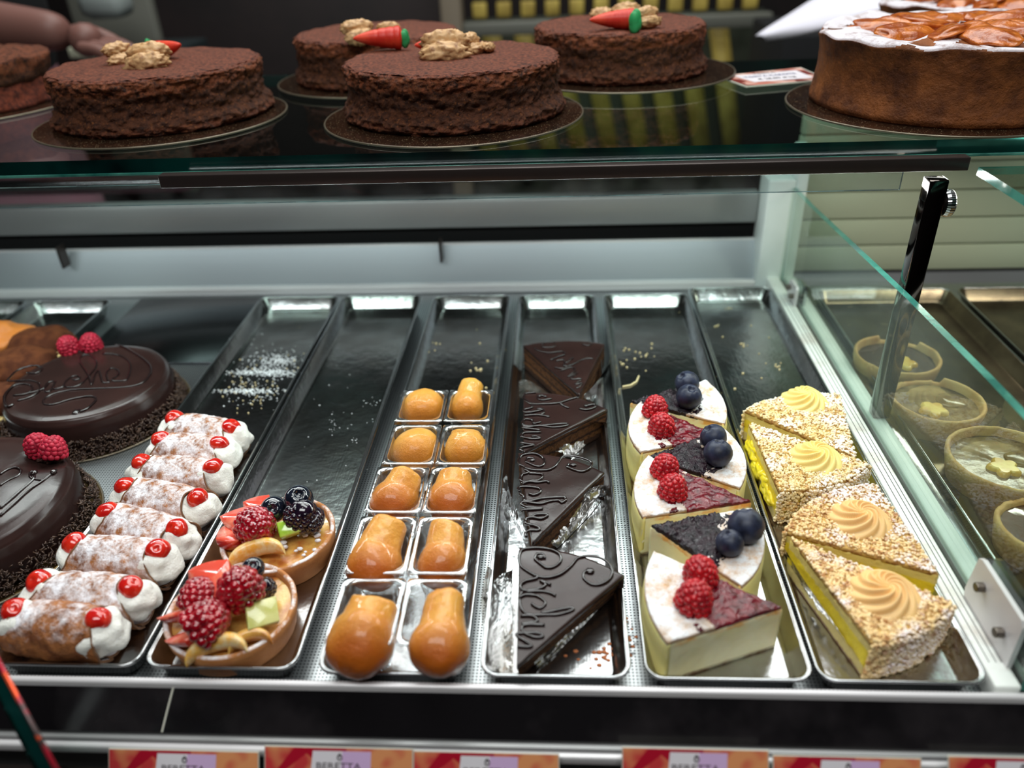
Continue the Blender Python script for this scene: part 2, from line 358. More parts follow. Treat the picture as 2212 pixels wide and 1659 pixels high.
cherry = mat('candied cherry', (186, 22, 20), .16, 0, .6, col2=(214, 52, 30), nscale=70, coat=.8, sss=.5, sssr=(.006, .0012, .0006), sugar=(260, .62, .70, (245, 225, 225), .1))
baba = mat('baba syrup cake', (226, 158, 54), .28, 0, .45, grad=(1, .018, -.012, (200, 122, 34)), col2=(238, 184, 86), nscale=60, lo=.35, hi=.7, bump=.8, bscale=620, bdist=.001, bump2=(.5, 110, .002), coat=.25, sss=.1, sssr=(.003, .0015, .0005))
baba_d = mat('baked baba cap', (228, 164, 70), .2, 0, .45, grad=(1, .014, -.008, (182, 92, 24)), col2=(212, 134, 46), nscale=60, lo=.35, hi=.7, bump=.7, bscale=620, bdist=.0009, bump2=(.5, 110, .002), coat=.4, sss=.08, sssr=(.003, .0015, .0005))
nutbase = mat('nutty cake side', (206, 168, 96), .75, 0, .3, col2=(158, 112, 62), nscale=260, bump=.8, bscale=500, bdist=.001)
nuts = mat('chopped hazelnut', (232, 206, 144), .6, 0, .35, vor=(330, (212, 170, 100), .6, .9), col2=(244, 226, 178), nscale=420, sugar=(20, .46, .56, (244, 240, 240), .0), bump=.3, bscale=900, bdist=.0004)
nuts_tan = mat('toasted hazelnut', (228, 192, 132), .6, 0, .35, vor=(330, (190, 138, 86), .62, .92), col2=(242, 216, 166), nscale=420, sugar=(20, .48, .58, (242, 234, 236), .0), bump=.3, bscale=900, bdist=.0004)
creamlayer = mat('sponge and yellow cream', (236, 214, 120), .45, 0, .4, layers=[(-.001, (168, 118, 66)), (.004, (226, 204, 130)), (.012, (244, 216, 52)), (.024, (230, 208, 128)), (.033, (150, 92, 58)), (.036, (226, 190, 110))],
                 bump=.6, bscale=420, bdist=.0012, sss=.15)
yolk = mat('yellow custard', (240, 214, 40), .25, 0, .5, coat=.3, sss=.2, bump=.3, bscale=120, bdist=.002)
rosette = mat('yellow buttercream', (240, 214, 134), .42, 0, .4, sss=.2, bump=.25, bscale=420, bdist=.0004)
rosette_t = mat('caramel buttercream', (232, 190, 128), .42, 0, .4, sss=.2, bump=.25, bscale=420, bdist=.0004)
carrot = mat('marzipan carrot', (226, 74, 46), .42, 0, .45, col2=(206, 48, 34), nscale=60, sss=.2, bump=.15, bscale=500, bdist=.0005)
carrot_top = mat('green marzipan', (50, 156, 92), .5, 0, .4, sss=.1)
walnut = mat('walnut kernel', (212, 170, 122), .4, 0, .45, col2=(146, 96, 62), nscale=220, lo=.5, hi=.72, bump=.4, bscale=500, bdist=.0008, sss=.1)
cocoa = mat('cocoa dusting', (98, 54, 30), .85, 0, .2, col2=(72, 36, 20), nscale=60, bump=.5, bscale=500, bdist=.001)
tcream = mat('pale cream filling', (232, 206, 140), .5, 0, .4, bump=.5, bscale=260, bdist=.0015)
orange_pastry = mat('orange pastry', (206, 124, 54), .4, 0, .4, bump=.6, bscale=120, bdist=.003)
crumbm = mat('pale crumb', (214, 196, 150), .8)
crumbo = mat('brown flake', (176, 104, 62), .8)
sugarm = mat('spilled icing sugar', (226, 230, 232), .95)
print_bg = mat('printed dessert photo', (200, 60, 62), .35, 0, .5, col2=(226, 150, 100), nscale=32, lo=.42, hi=.55, vor=(45, (176, 20, 44), .55, .62), detail=2)
print_bg2 = mat('printed cake photo', (196, 120, 104), .35, 0, .5, col2=(232, 196, 182), nscale=40, lo=.42, hi=.58, vor=(60, (120, 44, 36), .7, .76), detail=2)
print_white = mat('print pale field', (232, 226, 232), .4)
print_lilac = mat('print lilac field', (216, 182, 224), .4)
print_ink = mat('print dark ink', (58, 44, 50), .5)
print_blue = mat('print blue ink', (58, 60, 120), .5)
sleeve = mat('card plastic edge', (206, 204, 190), .3)
thread = mat('bolt steel', (128, 120, 112), .32, 1)
skin = mat('skin', (120, 82, 74), .5, sss=.1)
cloth_black = mat('black cloth', (14, 14, 17), .85)
cloth_pink = mat('dusty pink cloth', (150, 104, 116), .85)
paper = mat('white paper', (226, 222, 234), .7)
olive = mat('olive yellow slat', (196, 172, 84), .6, col2=(160, 136, 62), nscale=14)
olive_d = mat('dark olive panel', (52, 56, 44), .7)
rail_m = mat('grey rail', (104, 104, 96), .5)
roomdark = mat('dark brown wall', (22, 15, 16), .7, col2=(34, 24, 24), nscale=3)
floor_m = mat('dark floor', (34, 32, 32), .5)
ceil_m = mat('pale ceiling', (196, 198, 198), .8)

# ------------------------------------------------------------------ room
def struct(name, vf, m_, label=None):
    o = obj(name, vf, m_, smooth=False); o['kind'] = 'structure'
    if label: o['label'] = label
    return o
struct('floor', box(-3, -2.6, -1.0, 3, 3.25, -.95), floor_m, 'dark shop floor')
struct('ceiling', box(-3, -2.6, 1.9, 3, 3.25, 1.95), ceil_m, 'pale shop ceiling')
struct('wall_back', box(-3, 3.2, -.95, 3, 3.25, 1.9), roomdark, 'dark brown wall behind the counter')
struct('wall_left', box(-3.05, -2.6, -.95, -3, 3.25, 1.9), roomdark, 'dark wall at the left')
struct('wall_right', box(3, -2.6, -.95, 3.05, 3.25, 1.9), roomdark, 'dark wall at the right')
struct('wall_front', box(-3, -2.65, -.95, 3, -2.6, 1.9), roomdark, 'dark wall behind the viewer')

# ------------------------------------------------------------------ display case
DZ = -.0165           # deck surface under the trays
case = thing('display_counter', (0, .6, -.95), 'stainless steel pastry display counter with black front band and pale lips', 'counter')
def cp(name, vf, m_, smooth=False, label=None):
    o = obj(name, move(vf, 0, -.6, .95), m_, case, smooth)
    if label: o['label'] = label
    return o
cp('deck', box(-.86, .302, DZ-.004, .86, .885, DZ), perf, label='perforated steel deck')
cp('lower_body', box(-.86, .30, -.95, .86, 1.02, -.06), steel_grey)
# lip along the front
cp('front_lip', bevel_box(-.86, .2965, -.0185, .86, .3010, -.0015, .0018), white_lip, True, 'pale rounded lip')
V = [(-.86, .2966, -.006), (.86, .2966, -.006), (.86, .2795, -.0245), (-.86, .2795, -.0245), (-.86, .2966, -.013), (.86, .2966, -.013), (.86, .2795, -.0305), (-.86, .2795, -.0305)]
cp('front_band', (V, [(0,1,2,3)[::-1], (4,5,6,7), (0,4,5,1)[::-1], (3,2,6,7)[::-1], (0,3,7,4)[::-1], (1,5,6,2)[::-1]]), black_gloss, label='glossy black front band')
cp('lower_ledge', box(-.86, .2765, -.033, .86, .2800, -.0262), steel_grey)
cp('lower_lip', bevel_box(-.86, .2722, -.036, .86, .2768, -.0285, .0018), white_lip, True, 'pale lower lip')
cp('card_rail', box(-.86, .262, -.06, .86, .2722, -.048), steel_dark)
# seam in the black band
sp = at(412, 1488, -.008)
cp('band_seam', tube([(-.232, .2963, -.0060), (-.2345, .2875, -.0158), (-.2365, .2798, -.0242)], .0007, 5), sleeve, label='pale seam in the black band')
# rear walls
zl = aty(800, 530, .905).z; zg = aty(800, 497, .905).z; zu = aty(800, 434, .905).z
cp('rear_lower_wall', ([(-.86, .885, DZ), (.232, .885, DZ), (.232, .905, zl), (-.86, .905, zl), (-.86, .909, DZ), (.232, .909, DZ), (.232, .909, zl), (-.86, .909, zl)],
   [(0,1,2,3), (4,7,6,5), (3,2,6,7), (0,3,7,4), (1,5,6,2)]), steel_wall, label='pale lower rear wall')
cp('rear_sill', bevel_box(-.86, .876, DZ, .232, .886, -.006, .0015), white_lip, True)
cp('rear_groove', box(-.86, .925, DZ, .232, .94, zg+.01), mat('matt black recess', (6, 6, 7), .9))
cp('rear_wall_cap', bevel_box(-.86, .9045, zl-.006, .232, .9095, zl+.001, .0012), white_lip, True)
cp('rear_upper_rail', bevel_box(-.86, .905, zg, .232, .925, zu, .003), steel_grey, True, 'grey rear rail')
cp('rear_top_rail', bevel_box(-.86, .93, .104, .232, .965, .116, .003), steel, True)
for k, x in enumerate((-.62, -.145)):
    cp('rear_wall_joint', box(x, .8845, .02, x+.003, .9, .047), steel_dark)
cp('rear_corner_frame', bevel_box(.232, .875, DZ, .262, .915, .115, .002), white_plastic, True, 'white corner frame')
cp('rear_corner_frame', bevel_box(.262, .875, DZ, .275, .905, .15, .002), white_plastic, True)
# cream back of the right-hand section, horizontal boards
for k in range(6):
    cp('cream_board', bevel_box(.275, .925, DZ+.001+k*.0335, .86, .935, DZ+.0325+k*.0335, .0012), cream_panel, True)
# right side channel: white laminate strip with grooves that holds the side glass
cp('side_channel', bevel_box(.2435, .303, DZ, .258, .876, -.0005, .0012), white_lam, True, 'white worn side strip')
cp('side_channel', bevel_box(.2645, .303, DZ, .277, .876, -.0005, .0012), white_plastic, True)
cp('channel_groove', box(.258, .303, DZ, .2645, .876, -.006), steel_dark)
cp('right_channel', bevel_box(.277, .303, DZ, .287, .876, -.004, .001), steel, True)
for k, x0 in enumerate((.2475, .2515, .2545)):
    pts = [(x0+.0006*N((y*.01, k*3.7, 0), 4000), .32+y*.0075, -.0003) for y in range(68)]
    cp('hairline_crack', tube(pts, .00022, 4), dark_line)

# side glass partition
def sheet(poly, axis, t, body, edge):
    """thin pane: poly = list of 3D points in one plane, extruded by t along axis vector; slots: body, edge"""
    ax = Vector(axis).normalized()*t; P = [Vector(p) for p in poly]; n = len(P)
    V = [tuple(p) for p in P]+[tuple(p+ax) for p in P]
    F = [tuple(range(n))[::-1], tuple(range(n, 2*n))]+[(i, (i+1) % n, (i+1) % n+n, i+n) for i in range(n)]
    me = bpy.data.meshes.new('pane'); me.from_pydata(V, [], F); me.update()
    me.materials.append(body); me.materials.append(edge)
    for i, p in enumerate(me.polygons): p.material_index = 0 if i < 2 else 1
    return me
X = .2585
gl = obj('glass_partition', sheet([(X, .305, -.0155), (X, .875, -.0155), (X, .878, .106), (X, .81, .108), (X, .55, .1235), (X, .43, .1285), (X, .305, .131)], (1, 0, 0), .0055, glass_side, glass_edge_l), None, smooth=False)
tag(gl, 'upright side glass partition with bright green sloping top edge beside the nut cake slices', 'glass')
# brackets that clamp the glass
def bracket(name, y0, y1, z0, z1, label, parent_label):
    b = thing(name, (.2585, (y0+y1)/2, -.0005), parent_label, 'bracket')
    cy = (y0+y1)/2
    def plate(x):
        pr = [(y0-cy, .0), (y1-cy-.002, .0), (y1-cy, .006), (y1-cy-.003, z1-.002), (y1-cy-.007, z1), (y0-cy+.003, z1), (y0-cy, z1-.003)]
        ls = [[(x, y, z) for y, z in pr], [(x+.003, y, z) for y, z in pr]]
        return loops(ls, True, True)
    fp_ = obj('clamp_plate', plate(-.0035), white_lip, b, False)
    obj('clamp_plate', plate(.006), steel_rim, b, False)
    for y, z in (((y1-cy)*.45, z1*.62), ((y0-cy)*.55, z1*.42)):
        ls = []
        for k in range(9):
            r = .0028+(.0004 if k % 2 else 0)
            ls.append([(-.0035-.0006*k, y+r*cos(a*pi/6), z+r*sin(a*pi/6)) for a in range(12)])
        obj('bolt', loops(ls, True, True), thread, fp_, True)
    return b
bracket('glass_clamp', .316, .373, 0, .036, '', 'pale steel clamp with two bolts holding the glass at front right')
bracket('glass_clamp', .795, .825, 0, .022, '', 'small dark clamp on the glass at the rear corner')
# post
pst = thing('shelf_post', (.2725, .580, -.0005), 'square polished steel post rising behind the side glass to the shelf', 'post')
pb_ = obj('post', bevel_box(-.0062, -.0062, 0, .0075,   .0062, .2060, .0009), mat('mirror steel', (120, 112, 108), .06, 1), pst, True)
kn = []
for k, x in enumerate((0, .0012, .0035, .0035, .0065, .0075)):
    r = (.004, .009, .0098, .0098, .0098, .009)[k]
    kn.append([(x+.0078, r*cos(a*pi/36)*(1+.02*(a % 2)), r*sin(a*pi/36)*(1+.02*(a % 2))) for a in range(72)])
obj('knob', move(loops(kn, True, True), 0, 0, .187), steel_rim, pb_, False)['label'] = 'knurled round thumb screw'
# upper glass shelf
SZ = .222; YB = .990
sh = obj('glass_shelf', sheet([(-.86, .622, SZ-.013), (.80, .622, SZ-.013), (.80, YB, SZ-.013), (-.86, YB, SZ-.013)], (0, 0, 1), .013, glass, glass_edge), None, smooth=False)
obj('shelf_bright_line', bevel_box(-.86, .6212, SZ-.0132, .80, .6225, SZ-.0108, .0003), glass_edge_l, sh, True)  # bright line of the glass edge put in as a pale strip
tag(sh, 'long upper glass shelf with dark green front edge carrying the whole cakes', 'shelf')
rz1 = aty(2000, 342, .588).z; rz0 = aty(2000, 371, .588).z
rl = thing('shelf_rail', (.20, .588, rz0), 'dark mirror clamp bar under the shelf edge, above the steel post', 'rail')
obj('rail', bevel_box(-.51, 0, 0, .098, .010, rz1-rz0, .0008), steel_dark, rl, True)
obj('rail_trim', bevel_box(-.51, .0105, -.0012, .098, .0120, .0012, .0004), steel_rim, rl, True)
cv = obj('light_cover', sheet([(-.86, .634, .1795), (.272, .634, .1795), (.272, .634, .197), (-.86, .634, .197)], (0, 1, 0), .0025, plexi, plexi_edge), None, smooth=False)
tag(cv, 'narrow clear acrylic light cover hanging below the shelf rail', 'cover')
s2 = obj('glass_shelf', sheet([(.302, .30, .2060), (.80, .30, .2060), (.80, .583, .2060), (.302, .583, .2060)], (0, 0, 1), .006, glass, glass_edge_l), None, smooth=False)
tag(s2, 'small glass shelf corner in the right-hand section, pale edge running out of frame', 'shelf')
# edge of a thick glass pane close to the lens, bottom left
p1 = aty(-40, 1365, .262); p2 = aty(118, 1659, .215); dd = (p2-p1); p2 = p1+dd*1.25
ob_ = obj('front_glass', sheet([p1, p2, p2+Vector((-.008, .0, -.09)), p1+Vector((-.008, 0, -.16))], (-1, .10, .0), .0095, glass, glass_edge), None, smooth=False)
tag(ob_, 'thick dark green edge of tilted front glass at the bottom left corner', 'glass')
strip = tube([p1+Vector((.0004, 0, .0004)), p2+Vector((.0004, 0, .0004))], .0012, 6)
obj('edge_reflections', strip, mat('painted edge reflections', (80, 66, 66), .25, .5, col2=(190, 40, 60), nscale=34, lo=.5, hi=.56, vor=(70, (235, 90, 50), .8, .84)), ob_)  # coloured reflections on the glass edge painted as red and orange flecks
# ------------------------------------------------------------------ trays
def tray(x0, x1, y0, y1, label, zf=-.0135, m_=None):
    t = thing('baking_tray', ((x0+x1)/2, (y0+y1)/2, DZ), label, 'tray', 'narrow steel trays on the deck')
    cx, cy = (x0+x1)/2, (y0+y1)/2
    R = lambda d, r: rrect(x0+d-cx, y0+d-cy, x1-d-cx, y1-d-cy, r)
    L = lambda d, r, z: [(x, y, z-DZ) for x, y in R(d, r)]
    zb = zf-.0012
    wall = loops([L(.009, .006, zb), L(.0065, .008, zb+.0003), L(.0022, .009, -.0012), L(.0, .010, -.0008), L(.0, .010, .0003),
                  L(.0012, .0095, .0007), L(.0026, .009, .0), L(.0072, .0075, zf+.0018), L(.0098, .006, zf), ], True, True)
    tn_ = obj('tray', wall, m_ or steel_tray, t, True).name
    d = lambda d_, z: [(x, y, z-DZ) for x, y in R(d_, .0098)]
    rim = [Vector(p) for p in L(.0006, .0098, .0004)]; rim.append(rim[0])
    obj('rolled_rim', tube(rim, .0009, 6, False), steel_rim, bpy.data.objects[tn_], True)
    return t
TR = [(-.2545, -.1600, .306, .835, 'steel tray holding the two fruit tarts'),
      (-.3535, -.2580, .306, .835, 'steel tray holding the cannoli, sugar spilled at its empty rear'),
      (-.1465, -.0570, .304, .832, 'steel tray holding the cupped rum babas'),
      (-.0485, .0400, .304, .830, 'steel tray holding the four lettered chocolate slices'),
      (.0485, .1445, .304, .830, 'steel tray holding the berry cheesecake slices'),
      (.1470, .2415, .304, .845, 'steel tray holding the nut-covered cream cake slices'),
      (-.6300, -.5350, .50, .833, 'steel tray behind the left cake holding cocoa-dusted domes'),
      (-.7400, -.6400, .50, .833, 'leftmost tray at the rear with an orange pastry'),
      (.2885, .4350, .335, .835, 'wide tray beyond the glass holding the star tarts'),
      (.4420, .5900, .335, .835, 'empty wide brown tray at the far right rear')]
tray_br = mat('brown tinted tray', (120, 108, 88), .25, .9, col2=(90, 80, 66), nscale=18)
for k, a in enumerate(TR): tray(*a, m_=tray_br if k >= 8 else None)
obj_ = obj('deck_reflection_sheet', bevel_box(-.5205, .705, DZ+.0002, -.3600, .868, DZ+.0022, .0008), perf2, smooth=True)  # dark reflection in the deck put in as a dark sheet
tag(obj_, 'dark flat sheet standing in for the deck reflection behind the upper chocolate cake', 'tray')
TF = -.0135   # tray floor height

# ------------------------------------------------------------------ berries and small decorations (shared meshes)
def raspberry_vf(h=1.15, seedv=0, rows=8, bump=.235, sub=2):
    rnd = random.Random(seedv); parts = []
    for k in range(rows):
        t = k/(rows-1); a = t*pi*.56  # from base rim up to the tip
        rr = cos(a*.98)*.82+.03; z = -.5+h*1.25*sin(a)*.9
        n = max(1, int(round(2*pi*rr/.40)))
        if k == rows-1: n = 1; rr = 0
        for i in range(n):
            th = 2*pi*(i+.5*(k % 2))/n+rnd.uniform(-.1, .1); s = bump*rnd.uniform(.92, 1.1)
            v, f = ico(sub)
            c = (rr*cos(th), rr*sin(th), z+rnd.uniform(-.03, .03))
            parts.append(([(x*s+c[0], y*s+c[1], zz*s+c[2]) for x, y, zz in v], f))
    v, f = ico(2); parts.append(([(x*.9, y*.9, zz*1.0-.02) for x, y, zz in v], f))
    return merge(parts)
RV = raspberry_vf()
def scaled(vf, s): return [(x*s, y*s, z*s) for x, y, z in vf[0]], vf[1]
RM = {k: mesh('raspberry', scaled(RV, .0103), m_) for k, m_ in (('n', rasp), ('p', rasp_pink), ('g', rasp_glazed))}
BM_ = mesh('blackberry', scaled(raspberry_vf(1.0, 3, 8, .26, 2), .0098), blackb)
def blueberry_vf():
    pr = [(.02, -.92), (.4, -.86), (.75, -.6), (.96, -.2), (1, .05), (.95, .35), (.78, .66), (.55, .83), (.38, .9), (.3, .88), (.24, .78), (.1, .72), (.01, .71)]
    v, f = lathe(pr, 28)
    out = []
    for x, y, z in v:
        r = sqrt(x*x+y*y); a = atan2(y, x)
        if z > .82 and .25 < r < .6: z += .06*max(0, cos(5*a)); 
        out.append((x, y, z))
    return out, f
BB = mesh('blueberry', scaled(blueberry_vf(), .0108), blueb); BBG = mesh('blueberry', scaled(blueberry_vf(), .0075), blueb_g)
def put(me, name, parent, loc, rot=(0, 0, 0), s=1.0):
    o = bpy.data.objects.new(name, me); C.objects.link(o); o.parent = parent; o.location = loc; o.rotation_euler = rot
    o.scale = (s, s, s) if not isinstance(s, tuple) else s
    return o
def blob(r, seedv=0, amp=.15, freq=2.0, sx=1, sy=1, sz=1, sub=3):
    v, f = ico(sub); out = []
    for p in v:
        k = 1+amp*N((p[0]+seedv*3.1, p[1], p[2]), freq)
        out.append((p[0]*r*k*sx, p[1]*r*k*sy, p[2]*r*k*sz))
    return out, f

# ------------------------------------------------------------------ wedges
def wedge(tip, A, B, z0, z1, nu=26, nv=18, rnd=.0012, amp=0, freq=300, nz_=6, top_f=None, umax=1.0, umin=0.0, bulge=0):
    """solid slice: tip, two outer corners (2D), arc between; returns verts, faces"""
    tip = Vector(tip); a = Vector(A)-tip; b = Vector(B)-tip
    ra, rb = a.length, b.length; aa = atan2(a.y, a.x); ab = atan2(b.y, b.x)
    d = ab-aa
    while d > pi: d -= 2*pi
    while d < -pi: d += 2*pi
    def P(u, v):
        th = aa+d*v; r = ra+(rb-ra)*v; r *= u; return Vector((tip.x+r*cos(th), tip.y+r*sin(th)))
    cen = P(.6*umax, .5)
    bd = [P(umin+(umax-umin)*i/nu, 0) for i in range(nu+1)]+[P(umax, j/nv) for j in range(1, nv)]+[P(umax-(umax-umin)*i/nu, 1) for i in range(nu+ (0 if umin == 0 else 1))]
    if umin > 0: bd += [P(umin, 1-j/nv) for j in range(1, nv)]
    def inset(p, e):
        v = cen-p; return p+v*(e/max(v.length, 1e-6))
    V = []; F = []
    lv = [(z0, 0)]+[(z0+(z1-rnd-z0)*k/nz_, 0) for k in range(1, nz_+1)]+[(z1-rnd*.3, rnd*.35), (z1, rnd)]
    n = len(bd)
    for z, e in lv:
        for p in bd:
            q = inset(p, e); V.append((q.x, q.y, z))
    for k in range(len(lv)-1):
        for i in range(n):
            j = (i+1) % n; F.append((k*n+i, k*n+j, (k+1)*n+j, (k+1)*n+i))
    F.append(tuple(range(n-1, -1, -1)))
    # top grid
    b0 = len(V)
    for i in range(nu+1):
        for j in range(nv+1):
            p = inset(P(umin+(umax-umin)*i/nu, j/nv), rnd*(1 if True else 0) if (i in (0, nu) or j in (0, nv)) else rnd*.3); V.append((p.x, p.y, z1))
    for i in range(nu):
        for j in range(nv):
            q = (b0+i*(nv+1)+j, b0+(i+1)*(nv+1)+j, b0+(i+1)*(nv+1)+j+1, b0+i*(nv+1)+j+1)
            F.append(q if d > 0 else q[::-1])
    bm = bmesh.new(); vs = [bm.verts.new(v) for v in V]
    for q in F:
        try: bm.faces.new([vs[i] for i in q])
        except ValueError: pass
    bmesh.ops.remove_doubles(bm, verts=bm.verts, dist=1e-5)
    bmesh.ops.recalc_face_normals(bm, faces=bm.faces)
    if amp or top_f:
        bm.normal_update()
        nr = [v.normal.copy() for v in bm.verts]
        for v, q in zip(bm.verts, nr):
            c = v.co.copy()
            if amp and c.z > z0+1e-4:
                v.co += q*amp*(N(c, freq)+.5*N(c, freq*2.3))
            if top_f and c.z > z1-rnd*.5: v.co.z += top_f(c)
    bm.verts.index_update()
    out = ([tuple(v.co) for v in bm.verts], [tuple(v.index for v in f.verts) for f in bm.faces]); bm.free()
    return out, P
def loc2(p, z, c): q = at(p[0], p[1], z); return (q.x-c[0], q.y-c[1])

def strokes(lines, org, sc, z, c, zc, r=.0011, parent=None, m_=None, name='lettering', smooth_k=4):
    parts = []
    for ln in lines:
        pts = []
        for x, y in ln:
            q = at(org[0]+x/sc, org[1]+y/sc, z); pts.append((q.x-c[0], q.y-c[1], z-zc))
        sl = smooth_line(pts, smooth_k) if len(pts) > 2 else [Vector(p) for p in pts]
        n = len(sl); rr = [r*(1+.25*N((i*.7, len(ln), 0), 1)) for i in range(n)]
        parts.append(tube(sl, rr, 8, True, .8))
    return obj(name, merge(parts), m_ or choc_line, parent)

# ------------------------------------------------------------------ chocolate slices
S4 = [[(560,665),(480,620),(420,570),(412,480),(450,430),(560,415),(680,430),(760,470),(775,530),(720,580),(650,590),(600,560),(550,515),(570,470),(620,475),(635,510)],
      [(540,655),(620,675),(720,665),(800,630),(870,570),(920,510),(1000,490),(1100,500),(1190,550),(1225,620),(1200,690),(1120,735),(1040,735),(980,690),(975,640),(1020,600)],
      [(540,650),(570,680),(470,705),(420,745),(440,785),(520,785),(610,765),(640,735),(590,700),(690,740)],
      [(470,800),(580,795),(660,805),(730,835)], [(440,800),(412,850),(470,825),(570,840),(640,895),(610,940),(560,935),(520,905)],
      [(412,860),(430,950),(490,1000),(600,1003),(760,998),(880,960),(850,940),(700,970),(600,985)],
      [(420,1010),(520,1010),(570,1060),(430,1080),(500,1085),(635,1092)], [(635,1092),(500,1085),(435,1110),(460,1165),(550,1198),(620,1190),(570,1160),(480,1160),(400,1165),(390,1190),(450,1225),(520,1275),(440,1280),(395,1272)]]
S3 = [[(340,310),(280,280),(255,220),(300,155),(400,125),(500,130),(590,180),(615,240),(580,295),(500,300),(420,270),(360,235),(380,185),(460,195),(470,215)],
      [(340,320),(420,345),(560,355),(680,345),(760,300),(820,220),(870,165),(960,155),(1100,180),(1230,225),(1265,265),(1230,330),(1150,370),(1050,360),(930,310),(950,270)],
      [(340,320),(350,350),(400,385),(310,415),(275,470),(320,515),(450,500),(540,490),(590,420),(500,400),(400,395)],
      [(310,545),(400,510),(520,520),(640,505),(675,530)], [(270,650),(255,600),(330,580),(480,590),(560,620),(540,670),(460,695),(400,675)],
      [(270,680),(330,720),(350,780),(460,770),(600,740),(800,725),(890,730),(905,770),(850,800),(800,770),(700,780),(560,815),(400,795),(320,790),(290,820),(350,860),(450,870),(590,880),(500,890),(330,900),(290,920)],
      [(440,1000),(520,960),(640,960),(645,990),(560,1020),(440,1000),(360,1030),(360,1090),(450,1110),(540,1150),(530,1180),(420,1180),(350,1220),(365,1270)]]
S2 = [[(700,600),(640,580),(620,610),(660,630),(750,615)], [(560,670),(490,620),(500,570),(560,560),(600,556)], [(500,620),(560,662),(680,665),(820,655),(900,630),(1000,600)], [(830,660),(870,685),(910,705)],
      [(1080,680),(1160,670),(1150,700),(1080,720),(1010,710)], [(565,675),(560,700),(490,720),(500,745),(600,735),(670,715),(610,710)], [(490,775),(580,768),(640,770),(725,785)], [(640,700),(680,740),(640,770)],
      [(650,835),(580,850),(570,820),(500,808),(470,845),(500,870)], [(470,870),(560,875),(700,865),(880,850),(890,872),(760,885),(640,870),(560,880),(470,890),(560,900),(640,912)],
      [(650,932),(500,935),(460,970),(540,992),(640,990),(600,970),(560,972)], [(450,1030),(540,1045),(580,1055),(450,1082),(480,1115)]]
S1 = [[(780,80),(680,90),(670,130),(750,130),(790,110)], [(590,140),(620,160),(700,180),(760,180),(850,170),(870,200),(820,215),(740,250)], [(790,260),(860,250),(880,280),(950,230),(860,300),(930,300),(1060,240),(1140,240)],
      [(780,320),(860,330),(930,290),(840,350),(930,320),(970,350),(900,410),(990,370),(930,430),(1030,430),(970,480),(1040,470),(985,520)], [(1040,100),(1090,115),(1130,95)]]
ZT = .0125
def sacher(tip, A, B, lines, org, sc, blobs, label, r=.0011, lean=0):
    cx, cy = at(*[(a+b+c)/3 for a, b, c in zip(tip, A, B)], ZT)[:2]; c = (cx, cy)
    g = thing('chocolate_cake_slice', (cx, cy, TF), label, 'cake slice', 'lettered chocolate cake slices in one tray')
    t, a, b = (loc2(q, ZT, c) for q in (tip, A, B)); H = ZT-TF
    sp_, P = wedge(t, a, b, 0.0003, H-.0028, 40, 22, .0004, .0007, 500, 14)
    sp_ = ([(x, y+lean*(1-z/H), z) for x, y, z in sp_[0]], sp_[1])
    obj('sponge', sp_, sponge, g)
    gz, _ = wedge([x*1.01 for x in t], [x*1.01 for x in a], [x*1.01 for x in b], H-.003, H, 34, 24, .0012, 0, 0, 2, lambda p: .0005*N(p, 60))
    obj('glaze', gz, choc, g)
    # glazed outer rim hanging down the back
    th = []
    for k in range(5):
        z = H-.002-k*(H-.004)/4
        th.append([(P(1.004, v/16).x, P(1.004, v/16).y, z) for v in range(17)]+[(P(.985, v/16).x, P(.985, v/16).y, z) for v in range(16, -1, -1)])
    obj('outer_glaze', loops(th, True, True), choc, g)
    strokes(lines, org, sc, ZT+.0006, c, TF, r, g)
    for i, (x, y, rr) in enumerate(blobs):
        q = at(org[0]+x/sc, org[1]+y/sc, ZT+.0008); obj('chocolate_drop', blob(rr, i, .1, 2, 1.15, .9, .5, 2), choc_line, g, loc=(q.x-cx, q.y-cy, ZT+.0006-TF))
    return g, c
def film(g, c, px, name='plastic_film', nu=14, nvv=8, m_=None, wob=.0012):
    """curved sheet from two edge polylines: lower (px,py,z) and upper (px,py,z)"""
    lo_, hi_ = px; L0 = smooth_line([at(*p) for p in lo_], nu//2); L1 = smooth_line([at(*p) for p in hi_], nu//2)
    n = min(len(L0), len(L1)); V = []; F = []
    for i in range(n):
        for j in range(nvv+1):
            t = j/nvv; p = L0[i].lerp(L1[i], t); p = p+Vector((1, 1, 1))*0
            k = wob*sin(pi*t)*(1+2*N((i*.5, j*.6, px[0][0][0]), 1)); p = p+Vector((k, -k, k))
            V.append((p.x-c[0], p.y-c[1], max(p.z-TF, .0006)))
    for i in range(n-1):
        for j in range(nvv):
            F.append((i*(nvv+1)+j, (i+1)*(nvv+1)+j, (i+1)*(nvv+1)+j+1, i*(nvv+1)+j+1))
    o = obj(name, (V, F), m_ or filmmat, g); o['label'] = 'crinkled clear plastic film'; return o
g, c = sacher((1116,1438), (1122,1182), (1348,1242), S4, (1020,1080), 4.0475, [(1030,620,.0028), (600,495,.0024)], 'chocolate glazed slice nearest the front, scrolls and letters all clear', .0010, .012)
film(g, c, ([(1160,1450,TF), (1230,1385,TF), (1300,1310,TF), (1348,1262,TF)], [(1150,1425,-.006), (1215,1345,-.003), (1290,1270,.001), (1345,1250,.001)]), wob=.0006)
g, c = sacher((1150,1172), (1120,978), (1305,1020), S3, (1080,960), 6.38, [(1010,278,.0026), (445,215,.0021)], 'second chocolate slice from the front, wrinkled silvery film beside it')
film(g, c, ([(1205,1185,TF), (1240,1150,TF), (1290,1095,TF), (1310,1060,TF)], [(1168,1165,.000), (1205,1115,.006), (1262,1062,.011), (1300,1047,.008)]))
